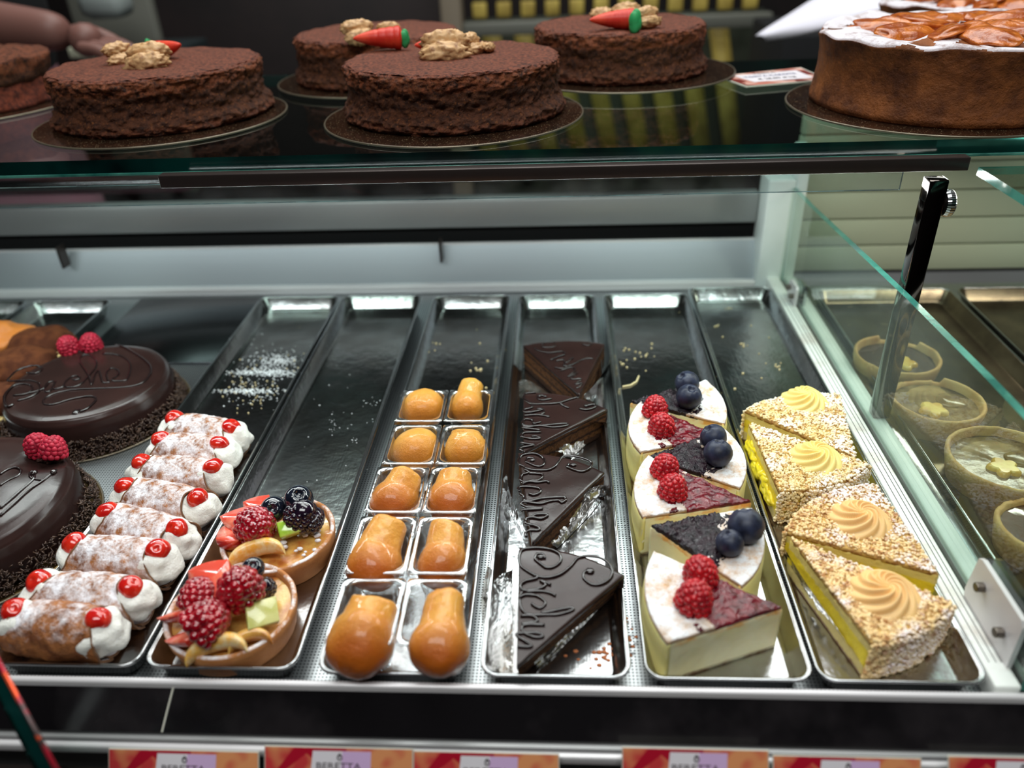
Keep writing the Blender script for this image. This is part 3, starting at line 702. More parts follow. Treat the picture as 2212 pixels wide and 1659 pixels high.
film(g, c, ([(1128,1160,TF), (1108,1120,TF), (1092,1070,TF), (1090,1020,TF)], [(1136,1150,-.004), (1118,1105,.000), (1100,1060,.003), (1096,1030,.004)]), wob=.0004)
g, c = sacher((1131,976), (1131,848), (1312,884), S2, (1020,720), 4.366, [(632,588,.0022), (1075,680,.002), (715,783,.0015)], 'third chocolate slice from the front, crumbled cut side behind clear film')
film(g, c, ([(1235,990,TF), (1262,965,TF), (1300,930,TF), (1318,915,TF)], [(1185,970,.000), (1222,930,.006), (1270,913,.009), (1312,912,.008)]))
g, c = sacher((1251,852), (1131,746), (1306,742), S1, (1020,720), 4.366, [], 'rearmost chocolate slice, turned so its layered sides face forward', .0009)
film(g, c, ([(1283,868,TF), (1300,835,TF), (1318,790,TF), (1322,770,TF)], [(1255,858,.0), (1285,830,.008), (1312,790,.014), (1320,765,.013)]), wob=.0004)
film(g, c, ([(1118,860,TF), (1140,862,TF), (1165,862,TF), (1190,862,TF)], [(1115,825,TF+.001), (1135,820,TF+.002), (1160,832,TF+.002), (1185,850,TF+.001)]), wob=.0004)
# loose film left behind at the front left of that tray
q0 = at(1080, 1340, TF); lf = thing('plastic_wrapper', (q0.x, q0.y, TF), 'loose crumpled clear film with crumbs, left of the front chocolate slice', 'wrapper')
film(lf, (q0.x, q0.y), ([(1068,1450,TF+.001), (1066,1380,TF+.001), (1072,1310,TF+.001), (1084,1240,TF+.004)], [(1108,1452,TF+.004), (1108,1380,TF+.010), (1106,1300,TF+.018), (1108,1222,TF+.024)]), 'film', wob=.002)
film(lf, (q0.x, q0.y), ([(1068,1450,TF+.001), (1060,1380,TF+.003), (1052,1310,TF+.01), (1062,1235,TF+.016)], [(1066,1448,TF+.003), (1044,1360,TF+.014), (1040,1290,TF+.024), (1052,1222,TF+.028)]), 'film', wob=.001)

# ------------------------------------------------------------------ cheesecake slices
ZC = .0215
def cheesecake(tip, A, B, kind, berries, label):
    cx, cy = at(*[(a+b+c)/3 for a, b, c in zip(tip, A, B)], ZC)[:2]; c = (cx, cy)
    nm = 'raspberry_cheesecake_slice' if kind == 'r' else 'blueberry_cheesecake_slice'
    g = thing(nm, (cx, cy, TF), label, 'cake slice', 'cheesecake slices in one tray')
    t, a, b = (loc2(q, ZC, c) for q in (tip, A, B)); H = ZC-TF
    body, P = wedge(t, a, b, .0003, H-.0012, 40, 24, .001, .00035, 160, 10)
    obj('cake_body', body, cheese, g)
    # pale outer rim: shell around the arc
    ls = []
    for k in range(9):
        z = .0003+(H-.0005)*k/8; e = 1.012-.02*max(0, (k-6)/2)**2
        ls.append([(P(e, v/20).x, P(e, v/20).y, z) for v in range(21)]+[(P(.97, v/20).x, P(.97, v/20).y, z) for v in range(20, -1, -1)])
    obj('rim_crust', loops(ls, True, True), rimcrust, g)
    # sugared top border
    def hf(p):
        d = (Vector((p.x, p.y))-Vector(t)).length; return .0010*N(p, 170)+.0004*N(p, 600)+.0006
    s, _ = wedge(t, a, b, H-.0016, H+.0004, 16, 26, .0008, .0002, 500, 1, hf, 1.0, .60)
    obj('sugared_border', s, powder_rim, g)
    am = .0014 if kind == 'r' else .0026
    def hj(p): return am*(N(p, 150)+.6*N((p.x*1.7, p.y*.8, .3), 420))+(.0002 if kind == 'r' else .0012)
    nr = 60
    jm, _ = wedge((t[0]*.985, t[1]*.985), a, b, H-.0022, H+.0007, nr, 40, .0009, .0001 if kind == 'r' else .0004, 400, 2, hj, .74, 0)
    def ragged(p):
        v = Vector((p.x-t[0], p.y-t[1], 0)); d = v.length
        if d < .028: return p
        an = atan2(v.y, v.x); k = (d-.028)/.03
        return p+v.normalized()*(k*(.0045*N((an*6, cx*50, 0), 1)+.0022*N((an*17, cy*50, 1), 1)))
    jm = disp(jm, ragged)
    obj('jam_topping', jm, jam_red if kind == 'r' else jam_blue, g)
    for i, (x, y, s_) in enumerate(berries):
        zc = .0095 if kind == 'r' else .0098
        q = at(x, y, ZC+zc*s_)
        if kind == 'r': put(RM['n'], 'raspberry', g, (q.x-cx, q.y-cy, H+.007*s_), (radians(random.uniform(-14, 14)), radians(random.uniform(-14, 14)), random.uniform(0, 6)), s_)
        else: put(BB, 'blueberry', g, (q.x-cx, q.y-cy, H+.0098*s_), (radians(random.uniform(-35, -5)), radians(random.uniform(-20, 20)), random.uniform(0, 6)), s_)
    return g
cheesecake((1691,1312), (1412,1192), (1442,1390), 'r', [(1502,1282,1.08), (1513,1228,1.05)], 'raspberry-topped cheesecake slice nearest the front, cut face showing')
cheesecake((1405,1135), (1625,1098), (1602,1268), 'b', [(1612,1138,1.12), (1577,1174,.85)], 'blueberry-topped cheesecake slice nearest the front, with one big and one small berry')
cheesecake((1624,1083), (1400,985), (1388,1118), 'r', [(1455,1046,1.0), (1438,1002,1.0)], 'middle raspberry cheesecake slice with a browned cut edge')
cheesecake((1398,988), (1565,928), (1598,1055), 'b', [(1551,980,1.0), (1542,945,.95)], 'middle blueberry cheesecake slice, berries side by side at its right edge')
cheesecake((1552,942), (1385,868), (1384,978), 'r', [(1429,912,1.03), (1416,874,1.0)], 'rear raspberry cheesecake slice with crumbs on the jam')
cheesecake((1362,868), (1524,822), (1566,916), 'b', [(1488,858,1.0), (1485,828,.98)], 'rearmost blueberry cheesecake slice, its berries stacked upright')

# ------------------------------------------------------------------ nut-covered slices with rosettes
ZN = .0175
def rosette_vf(R=.0205, Hh=.011, n=9, seedv=0):
    nr, na = 26, 180; V = [(0, 0, Hh*.95)]; F = []
    for k in range(1, nr+1):
        t = k/nr; prof = (1-t**2.6)*(.62+.55*(1-t)**1.0) if t < 1 else 0
        for i in range(na):
            a = 2*pi*i/na; w_ = .5+.5*cos(n*(a+3.3*t**.7+.1*seedv)+.6*N((cos(a)*1.5, sin(a)*1.5, seedv), 1)); w_ = w_**.6
            rr = R*t*(1+.10*(w_-.5)*t); z = Hh*(prof*(.62+.50*w_*min(1, t*2.5)))
            if t > .97: z = Hh*.12*(1-t)*20 if t < 1 else 0
            V.append((rr*cos(a), rr*sin(a)*.97, z))
    for i in range(na): F.append((0, 1+i, 1+(i+1) % na))
    for k in range(nr-1):
        for i in range(na):
            j = (i+1) % na; F.append((1+k*na+i, 1+(k+1)*na+i, 1+(k+1)*na+j, 1+k*na+j))
    return V, F
def nutslice(tip, A, B, ros, tan, label, seedv, crumbs_side=True, drip=False):
    cx, cy = at(*[(a+b+c)/3 for a, b, c in zip(tip, A, B)], ZN)[:2]; c = (cx, cy)
    g = thing('hazelnut_cake_slice', (cx, cy, TF), label, 'cake slice', 'nut-covered cream cake slices in one tray')
    t, a, b = (loc2(q, ZN, c) for q in (tip, A, B)); H = ZN-TF-.0012
    body, P = wedge(t, a, b, .0003, H, 40, 26, .0022, .0008, 260, 12)
    obj('layered_cake', body, creamlayer, g)
    coat_, _ = wedge((t[0]*1.0, t[1]*1.0), (a[0]*1.01, a[1]*1.01), (b[0]*1.01, b[1]*1.01), H-.0025, H+.0006, 24, 20, .0014, .0002, 400, 1)
    obj('nut_layer_base', coat_, nutbase, g)
    # nuts on the top and on the outer arc
    rnd = random.Random(seedv); parts = []; v0, f0 = ico(1)
    def nut(x, y, z, s):
        M = Matrix.Rotation(rnd.uniform(0, 6), 3, Vector((rnd.random(), rnd.random(), rnd.random()+.01)).normalized())
        sx, sy, sz = s*rnd.uniform(.7, 1.3), s*rnd.uniform(.7, 1.2), s*rnd.uniform(.55, 1)
        parts.append(([((M @ Vector((p[0]*sx, p[1]*sy, p[2]*sz)))+Vector((x, y, z)))[:] for p in v0], f0))
    for k in range(2300):
        u = sqrt(rnd.random()); v = rnd.random(); p = P(u*1.005, v)
        nut(p.x, p.y, H+.0006+rnd.uniform(0, .0008), rnd.uniform(.0007, .0015))
    for k in range(1300):
        v = rnd.uniform(-.01, 1.01); z = rnd.uniform(.001, H); p = P(1.01+rnd.uniform(0, .012), v)
        nut(p.x, p.y, z, rnd.uniform(.0008, .0018))
    o = obj('chopped_nuts', merge(parts), nuts_tan if tan else nuts, g, True, kind='stuff')
    # thin cream bead along the cut side
    q = at(ros[0], ros[1], ZN+.006)
    r_ = obj('cream_rosette', rosette_vf(ros[2], ros[2]*.56, 9, seedv), rosette_t if tan else rosette, g, loc=(q.x-cx, q.y-cy, H+.0008), rot=(0, 0, seedv))
    if drip:
        pr = []
        for k in range(15):
            p = P(.12+k*.052, 0); pr.append(move(blob(.0062, k*.3, .5, 1.5, .7, 1.3, .8+.25*sin(k*1.3), 3), p.x+.001, p.y, .0125+.0035*sin(k*.9)))
        obj('oozing_cream', merge(pr), yolk, g)
    return g, c
nutslice((1850,988), (1814,852), (1612,885), (1740,852, .0195), False, 'rearmost nut-covered slice with a pale yellow cream rosette', 1)
nutslice((1618,912), (1684,1058), (1878,1000), (1766,975, .0200), False, 'second nut slice from the rear, yellow cream oozing from its left side', 2, drip=1)
nutslice((2030,1238), (1893,1046), (1702,1148), (1862,1108, .0205), True, 'second nut slice from the front, caramel rosette leaning over the sugared rim', 3)
g, c = nutslice((1709,1160), (1884,1387), (2058,1300), (1916,1268, .0212), True, 'nut-covered slice nearest the front with the largest caramel rosette', 4)
film(g, c, ([(1868,1452,TF), (1800,1370,TF), (1740,1290,TF), (1690,1210,TF)], [(1855,1425,-.004), (1790,1330,.000), (1735,1250,.004), (1695,1185,.006)]), wob=.0004)

# ------------------------------------------------------------------ cannoli
def cannolo(L, R, label, seedv, sm=None):
    a = at(*L, .017); b = at(*R, .018); mid = (a+b)/2; d = b-a; ln = d.length; an = atan2(d.y, d.x)
    g = thing('cannolo', (mid.x, mid.y, TF), label, 'pastry', 'cannoli in one tray', an)
    rnd = random.Random(seedv); Rr = .0172; hl = ln/2+.0045
    zc = Rr+.0005
    na, nl = 56, 60; V = []; F = []
    def rad(t, a_):
        x = -hl+2*hl*t
        k = 1+.10*N((x*60+seedv*5, cos(a_)*1.2, sin(a_)*1.2), 1)+.05*N((x*220+seedv*5, cos(a_)*4, sin(a_)*4), 1)
        belly = 1-.10*abs(2*t-1)**2
        return Rr*k*belly
    ov = -2.2   # angle of the overlap seam
    for i in range(nl+1):
        t = i/nl
        for j in range(na+1):
            s = j/na; a_ = ov+2*pi*s*1.04
            # slanted ends: the top is cut back
            sl = 1-(.30+.05*sin(seedv*2.1))*max(0, sin(a_+.35*sin(seedv)))**1.1-.03*N((a_*2, seedv, t), 1)
            x = (-hl+2*hl*t); x = x*(sl if abs(t-.5) > 0 else 1)
            r = rad(t, a_)+.0022*s-.0006
            V.append((x, r*cos(a_), zc+max(r*sin(a_), -zc+.0004)))
    for i in range(nl):
        for j in range(na):
            F.append((i*(na+1)+j, i*(na+1)+j+1, (i+1)*(na+1)+j+1, (i+1)*(na+1)+j))
    sh_ = obj('shell', (V, F), [sm or shell, shell_edge], g)
    md = sh_.modifiers.new('thick', 'SOLIDIFY'); md.thickness = .0012; md.offset = -1; md.material_offset_rim = 1
    # dark lip around each opening
    for e, nm in ((0, 'shell_lip'), (nl, 'shell_lip')):
        ring = [Vector(V[e*(na+1)+j]) for j in range(na+1)]; obj(nm, tube(ring, .0006, 6), shell_edge, sh_)
    for sgn in (-1, 1):
        v, f = blob(.0160, seedv+sgn, .24, 1.7, .98, .98, .92, 4)
        v = [(x*1.05, y, z+max(0, -z)*.1) for x, y, z in v]
        obj('ricotta_filling', (v, f), ricotta, g, loc=(sgn*(hl*.80), 0, zc+.0012))
        ch = []
        v, f = sphere(.0084, 26, 16, 1, 1, .88)
        for x, y, z in v:
            r = sqrt(x*x+y*y); 
            if z > 0 and r < .0035: z -= .0018*(1-r/.0035)
            ch.append((x, y, z))
        ch = [tuple(Vector(p)*(1+.10*N(p, 130+seedv))) for p in ch]
        wl = g; P_ = Vector((sgn*ln/2, 0, zc+.0125))
        obj('candied_cherry', (ch, f), cherry, g, loc=P_, rot=(radians(18), radians(28*sgn), seedv), )
    return g
CL = [(378,905),(350,950),(308,999),(272,1050),(232,1105),(160,1174),(85,1257),(35,1318)]
CR = [(500,922),(474,957),(460,1007),(425,1074),(380,1142),(340,1187),(283,1267),(213,1335)]
cl = ['rearmost cannolo, its cream bulging past the shell', 'second cannolo from the rear, heavily sugared', 'third cannolo from the rear, cherry half sunk in cream', 'fourth cannolo from the rear with an open dark seam',
      'fourth cannolo from the front, wide cream end and large cherry', 'third cannolo from the front, lying slightly askew', 'second cannolo from the front with a ring-shaped dent in its cherry', 'cannolo nearest the front with a blistered brown shell']
shell_b = mat('blistered bare shell', (176, 112, 62), .45, 0, .4, col2=(112, 62, 34), nscale=70, lo=.35, hi=.65, bump=1, bscale=170, bdist=.003, sugar=(45, .42, .60, (240, 238, 244), .45))
for i in range(8): cannolo(CL[i], CR[i], cl[i], i+1, shell_b if i == 7 else None)

# ------------------------------------------------------------------ rum babas in clear cups
def cup(name, x0, x1, y0, y1, ztop, label):
    cx, cy = (x0+x1)/2, (y0+y1)/2; w_, d_ = (x1-x0)/2, (y1-y0)/2
    g = thing('clear_cup', (cx, cy, TF), label, 'cup', 'clear square cups in the baba tray')
    L = lambda e, r, z: [(x, y, z) for x, y in rrect(-w_+e, -d_+e, w_-e, d_-e, r, 6)]
    h = ztop-TF
    obj('cup_wall', loops([L(.0075, .008, .0012), L(.0065, .008, .0004), L(.0045, .0085, h*.45), L(.003, .009, h-.001)], True, False), cupmat, g)
    obj('cup_rim', loops([L(.003, .009, h-.0012), L(.0028, .009, h), L(.0003, .0025, h+.0002), L(.0, .0022, h-.0008)], False, False), cuprim, g)
    return g, cx, cy
def babaf(cx, cy, axis, cap_r, stem_r, ln, lc, label, dark, seedv):
    g = thing('rum_baba', (cx, cy, TF+.001), label, 'pastry', 'rum babas in cups')
    pr = []; n = 36; zt_ = ln-cap_r
    for k in range(n+1):
        t = k/n
        if t < .35:
            a = (t/.35)*pi/2; r = cap_r*sin(a)**.85; z = -cap_r*cos(a)
        else:
            u = (t-.35)/.65; z = u*zt_; e = cap_r*sqrt(max(0, 1-(z/(cap_r*1.05))**2)) if z < cap_r*1.05 else 0
            cone = (cap_r*.93+(stem_r-cap_r*.93)*u**.8)*(1 if u < .88 else sqrt(max(0, 1-((u-.88)/.12)**2)))
            r = max(cone if u > .3 else cone*(1-.06*sin(pi*u/.3)), e*.985 if u < .8 else 0)
        pr.append((max(r, .0002), z))
    v, f = lathe(pr, 44); v = [tuple(Vector(p)*(1+.13*N(Vector(p)+Vector((seedv*.37, 0, 0)), 48)+.02*N(p, 260))) for p in v]
    nt_ = []
    ax = Vector(axis).normalized(); q = Vector((0, 0, 1)).rotation_difference(ax)
    v = [tuple(q @ Vector(p)+Vector(lc)) for p in v]
    o = obj('cake', (v, f), [baba, baba_d], g)
    lenf = len(o.data.polygons); nn = 44
    for i, p in enumerate(o.data.polygons):
        p.material_index = 1 if dark else 0
    return g
ZR = .020
rows = [((868,832),(970,830),(1063,828)), ((845,912),(962,912),(1068,907)), ((812,1015),(932,1012),(1055,1008)), ((768,1128),(897,1127),(1043,1122)), ((735,1270),(883,1270),(1040,1262)), (None,)]
colx = [(-.1405, -.0995), (-.0985, -.0595)]
rowy = [(.5425, .5925), (.4835, .5375), (.4265, .4800), (.3665, .4225), (.3095, .3625)]
pos = ['rear', 'second from the rear', 'middle', 'second from the front', 'front']
spec = {  # (cap centre px, cap r, stem tip px dx, ln)
 (0,0): ((913,866), .0190, (.05, .1, -1), .030), (0,1): ((1010,875), .0150, (.15, .9, .55), .040),
 (1,0): ((899,955), .0205, (.0, .1, -1), .032), (1,1): ((1008,970), .0175, (-.05, .8, .7), .034),
 (2,0): ((852,1082), .0175, (.35, .9, .55), .044), (2,1): ((978,1080), .0178, (.02, .95, .5), .042),
 (3,0): ((808,1215), .0182, (.25, 1, .42), .050), (3,1): ((955,1215), .0170, (.08, 1, .45), .046),
 (4,0): ((778,1385), .0205, (.2, 1, .35), .048), (4,1): ((950,1395), .0180, (.05, 1, .42), .053)}
for r in range(5):
    for k in range(2):
        side = 'left' if k == 0 else 'right'
        x0, x1 = colx[k]; y0, y1 = rowy[r]
        off = (0, .001, -.001, -.0015, .0)[r]
        cup('c', x0+off, x1+off, y0, y1, .0195, f'clear plastic cup in the {pos[r]} row, {side} column of the baba tray')
        (px, py), cr, ax, ln = spec[(r, k)]
        q = at(px, py, TF+.001+cr+.008)
        babaf(q.x, q.y, ax, cr, cr*.66, ln, (0, 0, cr+.007 if ax[2] > 0 else ln-cr+.006), f'golden rum baba in the {pos[r]} row, {side} column, '+('dark glossy cap' if r > 1 else 'rounded shiny top'), r > 1, r*2+k)

# ------------------------------------------------------------------ fruit tarts
def tartshell(R, Rb, h, fill_h, m_, g, fillm, seedv=0, broken=None, wall=.0035):
    pr = [(.0005, 0), (Rb-.001, 0), (Rb, .0008), (R-.0005, h*.7), (R, h-.0012), (R-wall*.35, h), (R-wall*.75, h-.0002), (R-wall, h-.0018), (R-wall-.001, fill_h)]
    v, f = lathe(pr, 96, True, False); out = []
    for p in v:
        x, y, z = p; a = atan2(y, x)
        k = 1+.012*N((cos(a)*2+seedv, sin(a)*2, z*40), 1)+.004*N((x, y, z+seedv), 500)
        zz = z
        if z > h*.5: zz += .0008*N((cos(a)*3+seedv, sin(a)*3, 0), 1.5)
        if broken and z > fill_h:
            for ba, bw in broken:
                da = abs((a-ba+pi) % (2*pi)-pi)
                if da < bw: zz = fill_h+(zz-fill_h)*(.25+.5*abs(N((a*6, seedv, 0), 3)))
        out.append((x*k, y*k, zz))
    obj('crust', (out, f), m_, g)
    v, f = lathe([(.0005, fill_h-.0003), (R*.3, fill_h), (R*.6, fill_h-.0002), (R-wall-.0002, fill_h-.0004)][::-1], 64, False, True)
    v = [(x, y, z+.0006*N((x, y, seedv), 120)) for x, y, z in v]
    obj('filling', (v, [q[::-1] for q in f]), fillm, g)
def strawberry_half(r=.012, ln=.026):
    """cut wedge of strawberry: rounded outside, flat cut side"""
    n = 20; mm = 18; V = []; F = []
    for i in range(n+1):
        t = i/n; rr = r*(sin(pi*min(1, t*.5+.5))**.75 if t > .3 else (t/.3)**.5*.93+.03)*1.0
        for j in range(mm+1):
            a = pi*j/mm; V.append((ln*(t-.5), rr*cos(a), rr*sin(a)*.85))
        V.append((ln*(t-.5), 0, -.0005))
    w_ = mm+2
    for i in range(n):
        for j in range(mm+1):
            F.append((i*w_+j, (i+1)*w_+j, (i+1)*w_+j+1, i*w_+j+1))
        F.append((i*w_+mm+1, (i+1)*w_+mm+1, (i+1)*w_, i*w_))
    return V, F
def strawb_piece(g, loc, rot, s=1.0):
    vf = scaled(strawberry_half(), s); me = mesh('strawberry_piece', vf, [strawb, strawin])
    for p in me.polygons:
        c_ = p.center
        if c_.z < .0016*s: p.material_index = 1
    o = bpy.data.objects.new('strawberry_piece', me); C.objects.link(o); o.parent = g; o.location = loc; o.rotation_euler = rot; return o
def segment_vf(ln=.034, r=.0085):
    n = 24; V = []; F = []; k = 14
    for i in range(n+1):
        t = i/n; a = pi*(t-.5)*1.05; rr = r*(1-abs(2*t-1)**2.6)**.7+.0004
        x = ln*.5*sin(a); yb = -.010*(1-cos(a))
        for j in range(k):
            b = 2*pi*j/k; V.append((x, yb+rr*.62*cos(b), rr*sin(b)*(1 if sin(b) > 0 else .6)))
    for i in range(n):
        for j in range(k):
            F.append((i*k+j, i*k+(j+1) % k, (i+1)*k+(j+1) % k, (i+1)*k+j))
    F.append(tuple(range(k))); F.append(tuple(range(n*k, (n+1)*k))[::-1]); return V, F
def fruit_tart(cx, cy, R, Rb, label):
    g = thing('fruit_tart', (cx, cy, TF), label, 'tart', 'fruit tarts in one tray')
    tartshell(R, Rb, .0215, .0165, pastry, g, custard, cx*100)
    return g
def on(px, py, z, g): q = at(px, py, z); return Vector((q.x-g.location.x, q.y-g.location.y, z-g.location.z))
t1 = fruit_tart(-.2120, .3475, .0415, .0375, 'fruit tart at the front with three raspberries and a pale kiwi square')
put(RM['g'], 'raspberry', t1, on(518,1268,.028,t1), (radians(20), 0, .4), 1.38)
put(RM['g'], 'raspberry', t1, on(448,1342,.022,t1), (radians(60), radians(20), 2), 1.35)
put(RM['g'], 'raspberry', t1, on(428,1285,.022,t1), (radians(-20), radians(40), 1), 1.12)
put(BBG, 'blueberry', t1, on(547,1228,.026,t1), (.4, .3, 0), 1.0)
put(BM_, 'blackberry', t1, on(572,1268,.014,t1), (.4, .3, 0), .72)
strawb_piece(t1, on(445,1250,.024,t1), (radians(150), radians(6), radians(150)), 1.4)
strawb_piece(t1, on(490,1245,.018,t1), (radians(165), radians(-8), radians(-12)), 1.3)
strawb_piece(t1, on(383,1320,.014,t1), (radians(215), radians(10), radians(200)), 1.0)
strawb_piece(t1, on(398,1368,.013,t1), (radians(200), radians(20), radians(190)), 1.05)
ky, kf = bevel_box(-.0098, -.0085, -.0022, .0098, .0085, .0022, .0006)
obj('kiwi_piece', ([(x+.18*y, y, z) for x, y, z in ky], kf), kiwi_p, t1, loc=on(566,1326,.015,t1), rot=(radians(24), radians(14), radians(38)))
obj('mandarin_segment', segment_vf(.036, .0078), mandarin, t1, loc=on(470,1388,.010,t1), rot=(radians(15), radians(-6), radians(14)))
obj('peach_slice', segment_vf(.026, .0062), custard, t1, loc=on(540,1372,.009,t1), rot=(radians(20), 0, radians(20)))
t2 = fruit_tart(-.2035, .4185, .0405, .0370, 'fruit tart behind, with blackberries, a green kiwi piece and nut flakes')
put(RM['g'], 'raspberry', t2, on(553,1138,.020,t2), (radians(50), radians(-30), 1), 1.35)
put(BM_, 'blackberry', t2, on(655,1110,.020,t2), (radians(30), .4, 1), 1.2)
put(BM_, 'blackberry', t2, on(675,1120,.015,t2), (radians(70), .9, 2), 1.0)
put(BBG, 'blueberry', t2, on(645,1080,.024,t2), (.4, .3, 0), 1.45)
put(BBG, 'blueberry', t2, on(592,1100,.018,t2), (.8, .3, 0), 1.3)
strawb_piece(t2, on(502,1150,.012,t2), (radians(200), radians(10), radians(130)), 1.15)
strawb_piece(t2, on(508,1118,.014,t2), (radians(170), radians(8), radians(165)), 1.05)
strawb_piece(t2, on(550,1092,.014,t2), (radians(160), radians(8), radians(150)), 1.0)
ky, kf = bevel_box(-.0085, -.0058, -.004, .0085, .0058, .004, .0012)
obj('kiwi_piece', (ky, kf), kiwi_g, t2, loc=on(628,1140,.014,t2), rot=(radians(34), radians(-6), radians(22)))
obj('mandarin_segment', segment_vf(.038, .0085), mandarin, t2, loc=on(555,1185,.011,t2), rot=(radians(15), radians(-8), radians(16)))
fl = []
rf = random.Random(5)
for k in range(16):
    q = on(610+rf.uniform(0, 80), 1200-rf.uniform(0, 60), .006, t2); fl.append(move(blob(rf.uniform(.0012, .0026), k, .4, 2, 1.2, 1, .6, 1), q.x, q.y, q.z-.0))
obj('nut_flakes', merge(fl), powder, t2, kind='stuff')

# tarts beyond the side glass
def star_vf(r=.0125, h=.004):
    n = 60; V = []; F = []
    for z, s in ((0, 1), (h*.6, .96), (h, .78)):
        for i in range(n):
            a = 2*pi*i/n; rr = r*s*(.66+.34*abs(cos(2.5*a))**1.3); V.append((rr*cos(a), rr*sin(a), z))
    for k in range(2):
        for i in range(n): F.append((k*n+i, k*n+(i+1) % n, (k+1)*n+(i+1) % n, (k+1)*n+i))
    F.append(tuple(range(2*n, 3*n))); return V, F
def startart(cx, cy, R, label, seedv, broken=None, star=(0, 0), fm=None, z=TF, pear=True):
    g = thing('almond_tart', (cx, cy, z), label, 'tart', 'star tarts beyond the side glass')
    tartshell(R, R*.90, .024, .0165, pastry_plain, g, fm or jelly, seedv, broken)
    if star: obj('biscuit_star', star_vf(), biscuit, g, loc=(star[0], star[1], .0165), rot=(0, 0, seedv))
    if pear:
        pv, pf = blob(.013, seedv, .15, 1.5, 1.0, .9, .22, 3); obj('pear_slice', (pv, pf), jelly, g, loc=(.016, .006, .0168))
    return g
startart(.3180, .6680, .0385, 'rearmost star tart beyond the glass with a broken rim', 1, [(1.2, .5)], (.004, -.008), jelly_d, pear=False)
startart(.3235, .5900, .0385, 'star tart beyond the glass behind the whole one, its back rim crumbled', 2, [(1.9, .8)], (-.006, -.010))
startart(.3420, .5050, .0430, 'large whole star tart beyond the glass with glossy filling', 3, None, (-.004, -.006))
startart(.3350, .4260, .0350, 'broken tart beyond the glass at the right edge, front of the row', 4, [(1.9, .7)], None, jelly_d, pear=False)
startart(.4130, .4520, .0330, 'tart cut by the right border of the photo, standing upright-rimmed', 5, None, None, jelly_d, pear=False)

# ------------------------------------------------------------------ chocolate cakes on the left
def disc(name, cx, cy, r, z0, t, m_, label, cat='cake board', grp=None):
    g = thing(name, (cx, cy, z0), label, cat, grp)
    bo_ = obj('board', lathe([(r-.001, 0), (r, .0004), (r, t-.0004), (r-.0012, t)], 96), m_, g)
    ring = [(r*cos(2*pi*i/96), r*sin(2*pi*i/96), t*.6) for i in range(97)]
    obj('foil_edge', tube(ring, t*.42, 6, False), board_edge, bo_)
    return g
disc('cake_board', -.4435, .6125, .0835, DZ, .002, goldboard, 'round gold board under the lettered chocolate cake')
disc('cake_board', -.4555, .4370, .0940, DZ, .002, goldboard, 'gold board under the damaged chocolate cake at the left edge')
def chococake(cx, cy, R, h, label, seedv, lines, org, sc, blobs, bite=None):
    z0 = DZ+.0021; g = thing('chocolate_cake', (cx, cy, z0), label, 'cake')
    pr = [(.0005, 0), (R*.99, 0), (R*1.0, h*.3), (R*.995, h*.62), (R*.975, h*.82), (R*.93, h*.94), (R*.85, h*.99), (R*.6, h), (R*.3, h), (.0005, h)]
    fine = []
    for i in range(len(pr)-1):
        for k in range(4): fine.append((pr[i][0]+(pr[i+1][0]-pr[i][0])*k/4, pr[i][1]+(pr[i+1][1]-pr[i][1])*k/4))
    fine.append(pr[-1])
    v, f = lathe(fine, 120); out = []
    for x, y, z in v:
        a = atan2(y, x); k = 1+.012*N((cos(a)*1.5+seedv, sin(a)*1.5, z*20), 1)
        zz = z+(.0008*N((x, y, seedv), 28) if z > h*.5 else 0)
        if bite:
            dx, dy = x-bite[0], y-bite[1]; dd_ = sqrt(dx*dx+dy*dy)
            if dd_ < bite[2] and z > h*.3: zz -= (1-dd_/bite[2])**.6*h*.16+.001*N((x, y, z), 300)
        out.append((x*k, y*k, zz))
    obj('glazed_cake', (out, f), choc, g)
    rnd = random.Random(seedv); parts = []
    for k in range(2600):
        a = rnd.uniform(0, 2*pi); t = rnd.random()**1.5; z = .001+t*h*.42; rr = R*(1.0+.055*(1-t)+rnd.uniform(-.004, .02))+.0008
        c_ = Vector((rr*cos(a), rr*sin(a), z)); d_ = Vector((rnd.uniform(-1, 1), rnd.uniform(-1, 1), rnd.uniform(-.8, .8))).normalized()*rnd.uniform(.0013, .0024)
        parts.append(tube([c_-d_, c_+d_], .00052, 5))
    for k in range(160):
        a = rnd.uniform(0, 2*pi); rr = R*rnd.uniform(1.05, 1.12); c_ = Vector((min(rr, R+.008)*cos(a), min(rr, R+.008)*sin(a), .0006)); d_ = Vector((rnd.uniform(-1, 1), rnd.uniform(-1, 1), 0))*.0016
        parts.append(tube([c_-d_, c_+d_], .0005, 5))
    o = obj('chocolate_sprinkles', merge(parts), sprink, g, kind='stuff')
    zt = z0+h+.0006
    strokes(lines, org, sc, zt-.0002, (cx, cy), z0, .00105, g)
    for i, (x, y, rr, zz) in enumerate(blobs):
        q = at(org[0]+x/sc, org[1]+y/sc, zt); obj('chocolate_drop', blob(rr, i, .1, 2, .8, 1.2, .55, 3), choc_line, g, loc=(q.x-cx, q.y-cy, zz+h))
    if bite: 
        v, f = blob(bite[2]*.42, 4, .5, 3, 1.1, .8, .32, 4); obj('exposed_crumb', (v, f), choc_break, g, loc=(bite[0], bite[1], h*.93))
    return g, zt
